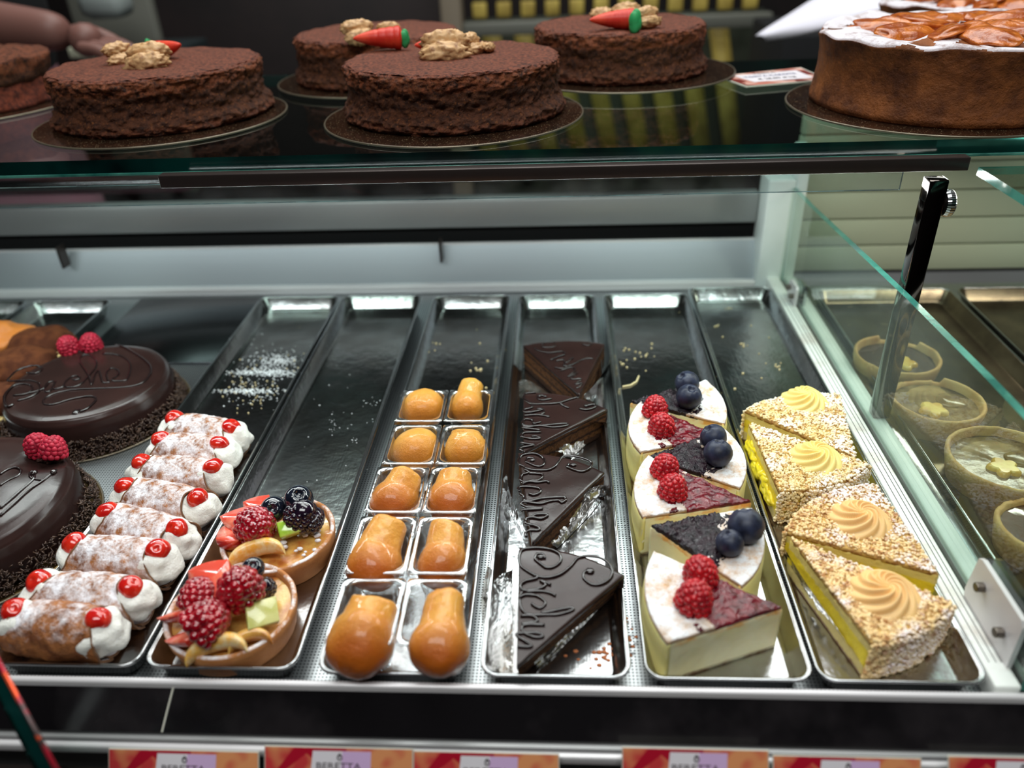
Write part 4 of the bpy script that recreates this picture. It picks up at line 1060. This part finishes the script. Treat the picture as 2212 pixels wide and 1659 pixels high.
T1 = [[(310,445),(390,455),(450,435),(480,395),(430,370),(330,375),(200,420),(120,490),(90,540),(190,540),(330,535),(430,560),(460,610),(440,660),(380,705),(300,740),(200,765)],
      [(150,705),(250,697),(340,670),(372,620),(335,585),(240,575),(150,600),(80,660),(45,720),(50,790),(95,830),(150,805)],
      [(330,680),(420,655),(505,625),(520,590),(560,555),(620,548),(600,610),(560,660),(520,660),(508,620),(550,575)], [(630,545),(600,620),(650,630),(720,605),(742,555),(820,490),(885,485),(905,510),(870,528),(825,520)],
      [(742,595),(770,612),(860,605),(940,560),(1020,470),(1090,380),(1085,300),(1020,245),(950,245),(905,285),(920,350),(1000,470),(1042,580),(1080,470),(1120,420),(1145,490),(1170,555),(1240,555),(1222,520),(1210,450),(1265,395),(1335,415),(1345,470),(1270,535),(1400,540),(1445,520),(1475,440),(1480,350),(1430,290),(1330,240),(1170,230)],
      [(1310,130),(1400,150),(1520,220),(1640,300),(1710,380),(1700,470),(1620,560),(1500,600),(1300,620),(1000,630),(800,645),(620,685),(510,740),(495,795),(560,812),(650,797),(800,750),(950,720),(1050,715),(1092,745),(1060,795),(980,860),(910,890)]]
g1, zt = chococake(-.4435, .6110, .0745, .037, 'whole glossy chocolate cake with flowing lettering and two raspberries at its rear', 3, T1, (0,720), 5.267, [(865,880,.0042,-.0010), (1040,580,.0012,.0008)])
for px, py, rz in ((145,741,.3), (194,735,1.7)):
    q = at(px, py, zt+.008); put(RM['p'], 'raspberry', g1, (q.x-g1.location.x, q.y-g1.location.y, .037+.0062), (radians(8), radians(-8), rz), 1.0)
T2 = [[(0,680),(60,642),(115,630),(150,650),(130,690),(60,722),(0,760)], [(0,920),(60,870),(140,800),(230,725),(250,690)], [(0,975),(100,885),(200,795),(310,722),(350,690),(385,665)], [(310,720),(240,712),(212,690),(225,660),(255,655)]]
g2, zt2 = chococake(-.4555, .4365, .0845, .040, 'chocolate cake at the left edge with a torn patch of glaze beside its raspberries', 5, T2, (0,820), 3.3176, [(245,668,.0028,.001), (385,662,.0028,.001)], bite=(.048, .052, .022))
for px, py, rz in ((78,955,.3), (113,962,1.7)):
    q = at(px, py, zt2+.008); put(RM['p'], 'raspberry', g2, (q.x-g2.location.x, q.y-g2.location.y, .040+.0060), (radians(12), radians(-8 if rz < 1 else 18), rz), 1.0)

# cocoa domes and orange pastry at the far left rear
def cocoadome(px, py, label, seedv, s=1.0):
    q = at(px, py, TF+.018); g = thing('cocoa_cake', (q.x, q.y, TF), label, 'pastry', 'cocoa-dusted pastries')
    v, f = blob(.028*s, seedv, .18, 1.6, 1.15, 1, .62, 4); obj('cocoa_top', (v, f), cocoa, g, loc=(0, 0, .018))
    v, f = blob(.0275*s, seedv+9, .25, 2.4, 1.16, 1.02, .26, 4); obj('cream_layer', (v, f), tcream, g, loc=(0, -.001, .013))
    v, f = lathe([(.026*s, 0), (.029*s, .003), (.029*s, .009)], 40); obj('base', (v, f), cocoa, g)
cocoadome(92, 742, 'cocoa-dusted dome with cream gap, just behind the raspberries', 2)
cocoadome(48, 792, 'cocoa-dusted dome with scattered cream patch beside the lettered cake', 3, 1.05)
cocoadome(0, 868, 'cocoa-dusted dome cut by the left border of the photo', 4, .95)
q = at(8, 722, .01); g = thing('orange_pastry', (q.x-.004, q.y, TF), 'blurred orange-brown pastry at the far left rear', 'pastry')
v, f = blob(.026, 3, .35, 2, 1.2, .9, .7, 4); obj('pastry', (v, f), orange_pastry, g, loc=(0, 0, .019))

# ------------------------------------------------------------------ whole cakes on the glass shelf
def walnut_vf(seedv, s=.0115):
    """half kernel: two lobes of wrinkled ridges"""
    rnd = random.Random(seedv); parts = []
    for sg in (-1, 1):
        v, f = ico(4); out = []
        for p in v:
            r = 1+.30*abs(N((p[0]*1.6+seedv, p[1]*1.6, p[2]*1.6+sg*4), 1.7))*1.4-.12+.26*abs(N((p[0]+seedv, p[1], p[2]), 4.5))
            out.append((p[0]*r*s*1.25, p[1]*r*s*.55+sg*s*.48, p[2]*r*s*.62))
        parts.append((out, f))
    v, f = blob(s*.5, seedv, .5, 3, 1.8, .8, .6, 3); parts.append((v, f))
    return merge(parts)
def carrot_vf(ln=.036, r=.0082, bend=.25, groove=True):
    n, k = 34, 20; V = []; F = []
    for i in range(n+1):
        t = i/n; rr = r*(1-(1-t)**3.2)**.5*(.42+.62*t**.75) if t > 0 else .0004
        if t > .94: rr *= sqrt(max(.04, 1-((t-.94)/.06)**2*.75))
        if groove and t > .35: rr *= 1-.07*max(0, cos(t*38))**6
        a = bend*(t-.5)*2
        for j in range(k):
            b = 2*pi*j/k; V.append((ln*(t-.5), rr*cos(b)-.006*(1-cos(a))*4, rr*sin(b)*.92))
    for i in range(n):
        for j in range(k): F.append((i*k+j, (i+1)*k+j, (i+1)*k+(j+1) % k, i*k+(j+1) % k))
    F.append(tuple(range(k))[::-1]); F.append(tuple(range(n*k, (n+1)*k))); return V, F
def leaf_vf(s=.0062):
    return merge([move(scaled(sphere(1, 14, 8, .62, .5, 1.0), s), x*s, y*s, z*s) for x, y, z in ((.1, .35, .25), (.1, -.35, .25), (.25, 0, .5), (.15, .25, -.3), (.15, -.3, -.25), (.35, 0, 0))])
def crumbcake(cx, cy, R, h, label, seedv, m_side=None, sag=.02):
    g = thing('carrot_cake', (cx, cy, SZ+.0025), label, 'cake', 'brown carrot cakes on the glass shelf')
    pr = []
    prof = [(R*.995, 0), (R*1.035, h*.08), (R*1.02, h*.2), (R*.965, h*.35), (R*.962, h*.55), (R*.975, h*.75), (R*.985, h*.88), (R*.972, h*.95), (R*.945, h*.99), (R*.90, h)]
    for i in range(len(prof)-1):
        for k in range(7): pr.append((prof[i][0]+(prof[i+1][0]-prof[i][0])*k/7, prof[i][1]+(prof[i+1][1]-prof[i][1])*k/7))
    pr.append(prof[-1])
    for k in range(1, 22): pr.append((max(R*.90*(1-k/21), .0004), h+.0008*sin(k/21*pi/2)))
    v, f = lathe(pr, 330); out = []
    for x, y, z in v:
        a = atan2(y, x); r0 = sqrt(x*x+y*y)
        dn = .0024*N((cos(a)*6+seedv*3, sin(a)*6, z*130), 1)+.0020*N((cos(a)*20+seedv, sin(a)*20, z*260), 1)+.0013*N((cos(a)*48, sin(a)*48, z*600), 1)
        big = 1+.012*N((cos(a)*1.2+seedv, sin(a)*1.2, 0), 1.2)
        if z < h*.985: out.append(((r0+dn*1.15)*big*cos(a), (r0+dn*1.15)*big*sin(a), z+(.0015*N((cos(a)*5+seedv, sin(a)*5, 2), 1)*(1 if z > h*.5 else 0))))
        else: out.append((x*big, y*big, z+.0015*N((cos(a)*5+seedv, sin(a)*5, 2), 1)*min(1, r0/R)+.0003*N((x, y, 0), 700)))
    me = mesh('cake', (out, f), [m_side or cakecrumb, caketop])
    for p in me.polygons:
        if p.center.z > h*.955: p.material_index = 1
    o = bpy.data.objects.new('cake_body', me); C.objects.link(o); o.parent = g
    return g, h
CM = mesh('carrot', carrot_vf(.038, .0098), carrot); CM2 = mesh('carrot', carrot_vf(.040, .0100, .35), carrot)
LM = mesh('leaf', leaf_vf(), carrot_top); WM = [mesh('walnut', walnut_vf(k), walnut) for k in range(4)]
GB = 'round dark boards under the shelf cakes'
disc('cake_board', -.3800, .7655, .1150, SZ+.0002, .0022, cardboard, 'dark round board under the left carrot cake', grp=GB)
disc('cake_board', -.0965, .7465, .1180, SZ+.0002, .0022, cardboard, 'dark round board under the front middle carrot cake', grp=GB)
disc('cake_board', -.2030, .9280, .1100, SZ+.0028, .0022, cardboard, 'dark round board under the carrot cake behind', grp=GB)
disc('cake_board', .0700, .9060, .1160, SZ+.0056, .0022, cardboard, 'dark round board under the rear right carrot cake', grp=GB)
disc('cake_board', .3300, .7430, .1240, SZ+.0002, .0022, cardboard, 'brown speckled board under the front apple cake', grp=GB)
H5 = .0475
def deco(g, h, items):
    for kind, px, py, z, rot, s in items:
        q = at(px, py, g.location.z+h+z); loc = (q.x-g.location.x, q.y-g.location.y, h+z)
        if kind == 'c': put(CM, 'marzipan_carrot', g, loc, rot, s)
        elif kind == 'C': put(CM2, 'marzipan_carrot', g, loc, rot, s)
        elif kind == 'l': put(LM, 'marzipan_leaf', g, loc, rot, s)
        else: put(WM[int(kind)], 'walnut_half', g, loc, rot, s)
R_ = radians
g, h = crumbcake(-.3830, .7790, .0985, H5, 'carrot cake on the left with walnuts before a bare carrot tip', 1)
deco(g, h, [('c', 356, 106, .009, (0, R_(12), R_(158)), 1.15), ('0', 258, 118, .008, (R_(60), 0, R_(60)), .95), ('1', 318, 127, .007, (R_(28), R_(-6), R_(5)), 1.35), ('l', 322, 98, .007, (0, 0, R_(160)), .7)])
g, h = crumbcake(-.0970, .7585, .0990, H5, 'carrot cake in the front middle, walnut lying over the carrot', 2)
deco(g, h, [('C', 948, 97, .009, (0, R_(3), R_(10)), 1.1), ('2', 960, 105, .008, (R_(30), 0, R_(2)), 1.45), ('3', 1022, 98, .007, (R_(50), R_(10), R_(70)), .95), ('0', 1050, 102, .005, (0, R_(10), R_(70)), .6)])
g, h = crumbcake(-.2000, .9310, .0905, H5, 'partly hidden carrot cake behind, carrot with green top facing right', 3); g.location.z += .0026
deco(g, h, [('C', 816, 82, .009, (0, R_(2), R_(8)), 1.15), ('l', 872, 85, .007, (0, 0, R_(0)), 1.0), ('1', 775, 70, .009, (R_(40), 0, R_(30)), 1.1), ('2', 838, 68, .008, (R_(40), 0, R_(0)), .8)])
g, h = crumbcake(.0640, .9080, .0905, H5, 'rear right carrot cake with grooved carrot and big green leaf tuft', 4); g.location.z += .0054
deco(g, h, [('C', 1322, 42, .0095, (0, R_(2), R_(6)), 1.12), ('l', 1369, 49, .008, (0, 0, R_(-20)), 1.35), ('3', 1400, 38, .010, (R_(50), 0, R_(30)), .9), ('0', 1352, 27, .010, (R_(20), 0, R_(0)), 1.0), ('1', 1300, 30, .008, (0, 0, 0), .8)])

# broken-edged chocolate cake at the left border
def slabcake():
    cx, cy = -.640, .855; g = thing('chocolate_torte', (cx, cy, SZ+.0028), 'two-layer chocolate torte with a crumbling rim at the left border of the shelf', 'cake')
    R, h = .095, .046
    def ring(prof, nm, m_, sd):
        v, f = lathe(prof, 180); out = []
        for x, y, z in v:
            a = atan2(y, x); r0 = sqrt(x*x+y*y); dn = .0032*N((cos(a)*5+sd, sin(a)*5, z*90), 1)+.0012*N((cos(a)*20, sin(a)*20, z*400), 1)
            zz = z+(.0035*N((cos(a)*6+sd, sin(a)*6, r0*30), 1) if z > h*.9 else 0)
            out.append(((r0+dn)*cos(a), (r0+dn)*sin(a), zz))
        obj(nm, (out, f), m_, g)
    ring([(R*.97, 0)]+[(R*(.975-.012*k), h*.52*k/6) for k in range(1, 7)], 'lower_layer', cakered, 1)
    ring([(R*.90, h*.5)]+[(R*(.93+.008*k), h*(.5+.5*k/7)) for k in range(1, 8)]+[(R*(.98-.1*k), h*1.01) for k in range(1, 9)]+[(.001, h)], 'upper_layer', cakecrumb, 7)
    return g
slabcake()
disc('cake_board', -.640, .855, .1130, SZ+.0002, .0022, cardboard, 'round board under the chocolate torte at the left border')

# apple cakes
def applecake(cx, cy, R, h, label, seedv, z0):
    g = thing('apple_cake', (cx, cy, z0), label, 'cake', 'sugared apple cakes on the shelf')
    pr = [(R*.985, 0), (R, .004)]+[(R*(1-.035*sin(pi*k/9)+.0*k), .004+(h-.004)*k/9) for k in range(1, 9)]+[(R*1.0, h*.97), (R*.99, h*1.0), (R*.96, h*1.02)]
    pr += [(max(R*.96*(1-k/20), .0005), h*(1.02-.10*sin(pi*min(k/8, 1)/2)*(1-k/30)+.03*k/20)) for k in range(1, 21)]
    fine = []
    for i in range(len(pr)-1):
        for k in range(3): fine.append((pr[i][0]+(pr[i+1][0]-pr[i][0])*k/3, pr[i][1]+(pr[i+1][1]-pr[i][1])*k/3))
    fine.append(pr[-1])
    v, f = lathe(fine, 200); out = []
    for x, y, z in v:
        a = atan2(y, x); r0 = sqrt(x*x+y*y); k = 1+.02*N((cos(a)*2+seedv, sin(a)*2, z*25), 1)+.006*N((cos(a)*9, sin(a)*9, z*90), 1)
        zz = z
        if z > h*.75: zz += .0060*N((cos(a)*2.6+seedv, sin(a)*2.6, r0*22), 1.3)*min(1, (z-h*.75)/(h*.2))
        out.append((x*k, y*k, zz))
    me = mesh('cake', (out, f), [crustbrown, appletop])
    for p in me.polygons:
        c_ = p.center; a = atan2(c_.y, c_.x); lim = h*(.93+.10*N((cos(a)*3+seedv, sin(a)*3, 0), 2))
        if c_.z > lim and p.normal.z > -.2: p.material_index = 1
    o = bpy.data.objects.new('cake_body', me); C.objects.link(o); o.parent = g
    rnd = random.Random(seedv)
    for k in range(13):
        a = 2*pi*k/13+.3; rr = R*(.50 if k % 2 else .34)
        sv, sf = blob(.025, k+seedv, .35, 1.8, 1.25, .62, .24, 4)
        obj('apple_slice', (sv, sf), apple, g, loc=(rr*cos(a), rr*sin(a), h*.97+.001*rnd.uniform(0, 3)), rot=(rnd.uniform(-.3, .3), rnd.uniform(-.2, .2), a+rnd.uniform(-.4, .4)))
    return g
applecake(.3390, .7480, .1120, .0590, 'front apple cake, tall brown side and thick icing sugar rim', 2, SZ+.0025)
applecake(.4620, .9560, .1100, .0570, 'apple cake behind the front one, only its sugared glazed top showing', 5, SZ+.0025)
disc('cake_board', .4620, .9560, .1120, SZ+.0002, .0022, cardboard, 'board under the rear apple cake, hidden behind the front cake', grp=GB)

# ------------------------------------------------------------------ cards
def text_mesh(s, size, m_, parent, loc, rot=(0, 0, 0), name='lettering', xs=1.0):
    cu = bpy.data.curves.new(name, 'FONT'); cu.body = s; cu.size = size; cu.align_x = 'CENTER'; cu.align_y = 'CENTER'; cu.extrude = .00006
    t = bpy.data.objects.new(name, cu); C.objects.link(t)
    dg = bpy.context.evaluated_depsgraph_get(); me = bpy.data.meshes.new_from_object(t.evaluated_get(dg))
    bpy.data.objects.remove(t); me.materials.clear(); me.materials.append(m_)
    o = bpy.data.objects.new(name, me); C.objects.link(o); o.parent = parent; o.location = loc; o.rotation_euler = rot; o.scale = (xs, 1, 1)
    return o
def price_card(px0, px1, pyt, label, wd=None):
    y = .2705; p = aty(px0, pyt, y); q = aty(px1, pyt, y); W = (q-p).length; Hh = .045
    g = thing('price_card', ((p+q)/2), label, 'price card', 'red printed price cards along the front rail')
    g.rotation_euler = (radians(58), 0, atan2(q.y-p.y, q.x-p.x))
    obj('card', bevel_box(-W/2, -Hh, -.0008, W/2, 0, 0, .0003), sleeve, g, False)
    obj('picture_field', box(-W/2+.0006, -Hh+.0006, .00002, W/2-.0006, -.0006, .00012), print_bg, g, False)
    v = [(-W*.22, -Hh*.9, .00018), (W*.20, -Hh*.9, .00018), (W*.22, -.0022, .00018), (-W*.17, -.0022, .00018)]
    obj('pale_field', (v, [(0, 1, 2, 3)]), print_white, g, False)
    v = [(.0*W, -Hh*.55, .00024), (W*.21, -Hh*.55, .00024), (W*.22, -.0022, .00024), (W*.03, -.0022, .00024)]
    obj('lilac_field', (v, [(0, 1, 2, 3)]), print_lilac, g, False)
    # little emblem: a capped drop outline
    ring = [(.0013*cos(2*pi*i/20)+W*.01, -.0058+.0012*sin(2*pi*i/20), .0004) for i in range(21)]
    obj('emblem', merge([tube(ring, .00032, 5, False), tube([(W*.01-.0011, -.0046, .0004), (W*.01, -.0034, .0004), (W*.01+.0011, -.0046, .0004)], .0003, 5)]), print_ink, g)
    text_mesh('BERETTA', .0052, print_ink, g, (0, -.0108, .0003), xs=1.25)
    return g
for a in ((236, 558, 1620, 'price card at the far left of the front rail'), (572, 892, 1614, 'second price card from the left, touching the next'), (893, 1208, 1625, 'third price card, right of the touching pair'),
          (1343, 1662, 1617, 'fourth price card, standing highest right of the gap'), (1668, 1992, 1634, 'fifth price card, tucked low beside the highest'), (2046, 2370, 1636, 'price card cut by the right border')):
    price_card(*a)
pc = thing('price_card', at(1650, 168, SZ+.003), 'slanted price card lying on the shelf between the carrot and apple cakes', 'price card')
cs = [at(*p, SZ+.004) for p in ((1548,165), (1612,187), (1790,172), (1730,146))]
lc_ = [c_-pc.location for c_ in cs]
obj('card', loops([[(p.x, p.y, 0) for p in lc_], [(p.x, p.y, .0012) for p in lc_]], True, True), sleeve, pc, False)
obj('picture_field', ([(p.x*.96, p.y*.96, .0014) for p in lc_], [(0, 1, 2, 3)]), print_bg2, pc, False)
obj('pale_field', ([(p.x*.72+.004, p.y*.62, .0016) for p in lc_], [(0, 1, 2, 3)]), print_white, pc, False)
dv = lc_[2]-lc_[1]; ra_ = atan2(dv.y, dv.x)
for k, (s_, m_) in enumerate((('TORTA', print_ink), ('TORTA CAROTE', print_blue), ('€ 28,00 al kg', print_ink))):
    text_mesh(s_, .0085, m_, pc, (.003+.0035*k, .016-.014*k, .0018), (0, 0, ra_), xs=.9)

# ------------------------------------------------------------------ spilled sugar and crumbs
def scatter(name, spots, m_, label, rmin, rmax, flat=.5, seedv=1, z=TF):
    rnd = random.Random(seedv); parts = []
    cx, cy = at(spots[0][0], spots[0][1], z)[:2]
    for px, py, sx, sy, n in spots:
        for k in range(n):
            q = at(rnd.gauss(px, sx), rnd.gauss(py, sy), z); s = rnd.uniform(rmin, rmax)
            parts.append(move(blob(s, k, .3, 2, 1.2, .9, flat, 1), q.x-cx, q.y-cy, s*flat*.6))
    o = obj(name, merge(parts), m_, smooth=True, loc=(cx, cy, z+.0001), kind='stuff'); tag(o, label, 'crumbs'); return o
scatter('spilled_sugar', [(600,780,22,7,260), (580,805,40,4,420), (535,845,34,3,240), (570,800,50,30,170), (560,860,45,14,60)], sugarm, 'icing sugar spilled at the rear of the cannoli tray', .0003, .0009, .4, 2)
scatter('cake_crumbs', [(560,850,50,26,55), (520,815,20,20,15), (640,760,10,30,8)], crumbm, 'pale crumbs among the sugar in the cannoli tray', .0004, .0009, .8, 3)
scatter('sugar_specks', [(790,890,70,50,14), (720,915,4,10,16), (765,950,6,8,10), (800,870,14,3,10), (730,950,60,70,26)], sugarm, 'tiny white specks in the empty rear of the fruit tart tray', .00025, .0006, .3, 4)
scatter('cake_crumbs', [(1033,800,4,3,6), (930,745,10,8,6), (1030,770,30,30,10)], crumbm, 'few pale crumbs at the rear of the baba tray', .0006, .0014, .8, 5)
scatter('cake_crumbs', [(1395,770,6,3,4), (1345,790,6,4,5), (1430,765,40,35,7), (1360,760,25,30,6), (1500,730,10,10,2)], crumbm, 'crumbs scattered behind the cheesecake slices', .0005, .0012, .8, 6)
scatter('cake_crumbs', [(1575,665,4,3,5), (1605,745,5,3,7), (1550,708,5,4,5), (1680,795,5,5,7), (1560,840,6,10,6), (1640,760,40,50,8)], crumbm, 'crumbs scattered behind the nut slices', .0005, .0012, .8, 7)
scatter('chocolate_flakes', [(1345,1340,6,8,14), (1352,1385,12,14,16), (1320,1410,16,12,16), (1290,1425,26,10,12)], crumbo, 'orange-brown flakes right of the front chocolate slice', .0008, .0018, .25, 8)
scatter('sugar_specks', [(1340,1150,25,70,60), (1330,1050,20,60,40), (1362,1345,10,14,24)], sugarm, 'white specks along the right of the chocolate slice tray', .00025, .0006, .4, 9)
cc = [(1345,835),(1362,832),(1375,824),(1380,812)]
q = at(*cc[1], TF); o = obj('cream_shaving', tube([at(*p, TF+.0008)-q for p in cc], .0009, 6), crumbm, loc=q); tag(o, 'thin curled pale shaving behind the rear blueberry slice', 'crumbs')

# ------------------------------------------------------------------ background, far behind the case
def bg(name, px0, py0, px1, py1, y, depth, m_, label, cat, b=.004):
    a = aty(px0, py1, y); c_ = aty(px1, py0, y); x0, x1 = sorted((a.x, c_.x)); z0, z1 = sorted((a.z, c_.z))
    o = obj(name, move(bevel_box(x0, y, z0, x1, y+depth, z1, b), 0, 0, 0), m_, smooth=True); tag(o, label, cat); return o
# slatted rack standing on the floor behind the counter
rk = thing('slatted_rack', (.45, 2.15, -.95), 'blurred olive-yellow slatted rack with a grey rail behind the right cakes', 'rack')
def rp(nm, vf, m_): return obj(nm, move(vf, -.45, -2.15, .95), m_, rk)
pl = aty(1000, 62, 2.1); pr_ = aty(1650, 50, 2.1)
rp('rail', bevel_box(pl.x, 2.10, pl.z-.02, pr_.x+.02, 2.13, pl.z+.012, .004), rail_m)
rp('back_panel', box(pl.x, 2.19, -.95, pr_.x+.02, 2.21, pl.z+.01), olive_d)
for k in range(9):
    x = pl.x+.04+k*(pr_.x-pl.x)/9
    v = [(x, 2.14, -.25), (x+.045, 2.14, -.25), (x-.035, 2.14, pl.z-.02), (x-.08, 2.14, pl.z-.02)]
    vf = loops([v, [(a, b+.02, c_) for a, b, c_ in v]], True, True); rp('slat', vf, olive)
for k in range(12):
    x = pl.x+.02+k*(pr_.x-pl.x)/12
    rp('upper_slat', bevel_box(x, 2.16, pl.z+.015, x+.035, 2.18, pl.z+.05, .003), olive)
rp('post', bevel_box(pl.x-.05, 2.08, -.95, pl.x-.0, 2.14, .4, .004), mat('beige post', (120, 108, 92), .6))
bg('cabinet', 1650, 60, 2212, 420, 1.75, .3, cloth_black, 'black cabinet behind the apple cakes', 'cabinet')
bg('cabinet', 290, -60, 950, 420, 2.3, .3, roomdark, 'dark brown cabinet behind the middle carrot cakes', 'cabinet')
bg('metal_post', 268, -60, 305, 420, 1.9, .03, rail_m, 'dark grey upright post behind the left carrot cake', 'post')
o_ = bg('jug', 170, -30, 245, 45, 1.7, .08, mat('pale grey plastic', (150, 158, 156), .5), 'pale grey container blurred at the top left', 'container', .02)
bg('work_table', 200, 140, 290, 200, 1.50, .35, mat('dark teal top', (28, 36, 38), .5), 'dark worktable behind the left cakes', 'table')
o_ = bg('paper_sheet', 150, 100, 240, 128, 1.40, .04, mat('pale paper', (160, 160, 140), .7), 'pale folded paper lying on the dark worktable', 'paper')
# white paper sheet held up over the right cakes
pp = [(1632,78,1.24), (1700,40,1.26), (1790,-20,1.28), (1900,-70,1.30), (2080,-110,1.32), (2250,-120,1.32)]
pl2 = [(1655,88,1.24), (1760,62,1.22), (1880,28,1.20), (1990,22,1.19), (2110,10,1.19), (2260,-10,1.19)]
u_ = smooth_line([aty(*p) for p in pp], 4); l_ = smooth_line([aty(*p) for p in pl2], 4)
V = []; F = []
for i in range(len(u_)):
    for j in range(7):
        t = j/6; p = u_[i].lerp(l_[i], t)+Vector((0, -.012*sin(pi*t), .004*sin(pi*t+i*.4))); V.append(tuple(p-u_[8]))
for i in range(len(u_)-1):
    for j in range(6): F.append((i*7+j, (i+1)*7+j, (i+1)*7+j+1, i*7+j+1))
o = obj('paper_sheet', (V, F), paper, loc=u_[8]); tag(o, 'white paper sheet drooping above and behind the apple cakes', 'paper')
md = o.modifiers.new('t', 'SOLIDIFY'); md.thickness = .0008

# person behind the counter at the left: mostly out of frame, forearm and hand reach in
def skinmesh(pts, edges, radii, name, m_, parent, sub=2):
    me = bpy.data.meshes.new(name); me.from_pydata(pts, edges, []); me.update()
    o = bpy.data.objects.new(name, me); C.objects.link(o); o.parent = parent
    sk = o.modifiers.new('skin', 'SKIN'); sk.use_smooth_shade = True
    for i, r in enumerate(radii): me.skin_vertices[0].data[i].radius = (r, r)
    me.skin_vertices[0].data[0].use_root = True
    s = o.modifiers.new('sub', 'SUBSURF'); s.levels = sub; s.render_levels = sub
    me.materials.append(m_); return o
PX, PY = -1.08, 1.42
per = thing('person', (PX, PY, -.95), 'person in black top and dusty pink apron, forearm reaching in at top left', 'person')
hand_w = aty(150, 72, 1.22)-Vector((PX, PY, -.95)); el = aty(-120, 40, 1.26)-Vector((PX, PY, -.95))
pts = [(0, 0, .95), (0, 0, 1.12), (0, 0, 1.32), (0, 0, 1.47), (0, -.01, 1.55), (0, -.02, 1.68),
       (.17, 0, 1.43), tuple(el), tuple(hand_w), (-.17, 0, 1.43), (-.22, -.02, 1.16), (-.20, -.14, .95),
       (.09, 0, .90), (.10, -.01, .48), (.10, .02, .06), (.10, -.12, .03), (-.09, 0, .90), (-.10, -.01, .48), (-.10, .02, .06), (-.10, -.12, .03)]
ed = [(0,1),(1,2),(2,3),(3,4),(4,5),(3,6),(6,7),(7,8),(3,9),(9,10),(10,11),(0,12),(12,13),(13,14),(14,15),(0,16),(16,17),(17,18),(18,19)]
rd = [.13,.12,.14,.09,.05,.10,.055,.042,.028,.055,.04,.028,.085,.055,.04,.03,.085,.055,.04,.03]
skinmesh(pts, ed, rd, 'body', skin, per)
# hand: palm and five bent fingers
hd = (hand_w-el).normalized(); hp = []; he = []; hr = []
sd = hd.cross(Vector((0, 0, 1))).normalized()
palm0 = hand_w; palm1 = hand_w+hd*.05+Vector((0, 0, -.012))
hp += [tuple(palm0), tuple(palm1)]; he.append((0, 1)); hr += [.026, .030]
skinmesh(hp, he, hr, 'palm', skin, per, 2)
for k in range(4):
    b0 = palm1+sd*(.027-.018*k); l = (.032, .038, .036, .028)[k]
    skinmesh([tuple(b0-hd*.02), tuple(b0+hd*.012), tuple(b0+hd*(.012+l)+Vector((0, 0, -.012))), tuple(b0+hd*(.012+l*1.35)+Vector((0, 0, -.035)))], [(0,1),(1,2),(2,3)], [.010,.0095,.0085,.007], 'finger', skin, per, 2)
b0 = palm0+sd*(-.03)+hd*.01
skinmesh([tuple(palm0), tuple(b0), tuple(b0+hd*.03-sd*.012+Vector((0, 0, -.012))), tuple(b0+hd*.052-sd*.008+Vector((0, 0, -.026)))], [(0,1),(1,2),(2,3)], [.013,.012,.010,.008], 'thumb', skin, per, 2)
obj('shirt', disp(move(sphere(1, 32, 20, .205, .150, .30), 0, 0, 1.24), lambda p: p*(1+.03*N(p, 6))), cloth_black, per)
obj('apron', disp(lathe([(.23, .42), (.21, .7), (.185, .98), (.19, 1.13)], 48, False, False), lambda p: Vector((p.x, p.y*.75, p.z))*(1+.02*N(p, 9))), cloth_pink, per)
obj('hair', move(sphere(1, 24, 14, .10, .11, .10), 0, .02, 1.73), cloth_black, per)
obj('head', move(sphere(1, 28, 18, .078, .095, .115), 0, -.01, 1.68), skin, per)
pinkc = bg('folded_cloth', -60, 375, 400, 430, 1.12, .06, cloth_pink, 'dusty pink cloth seen under the shelf at the left', 'cloth', .012)
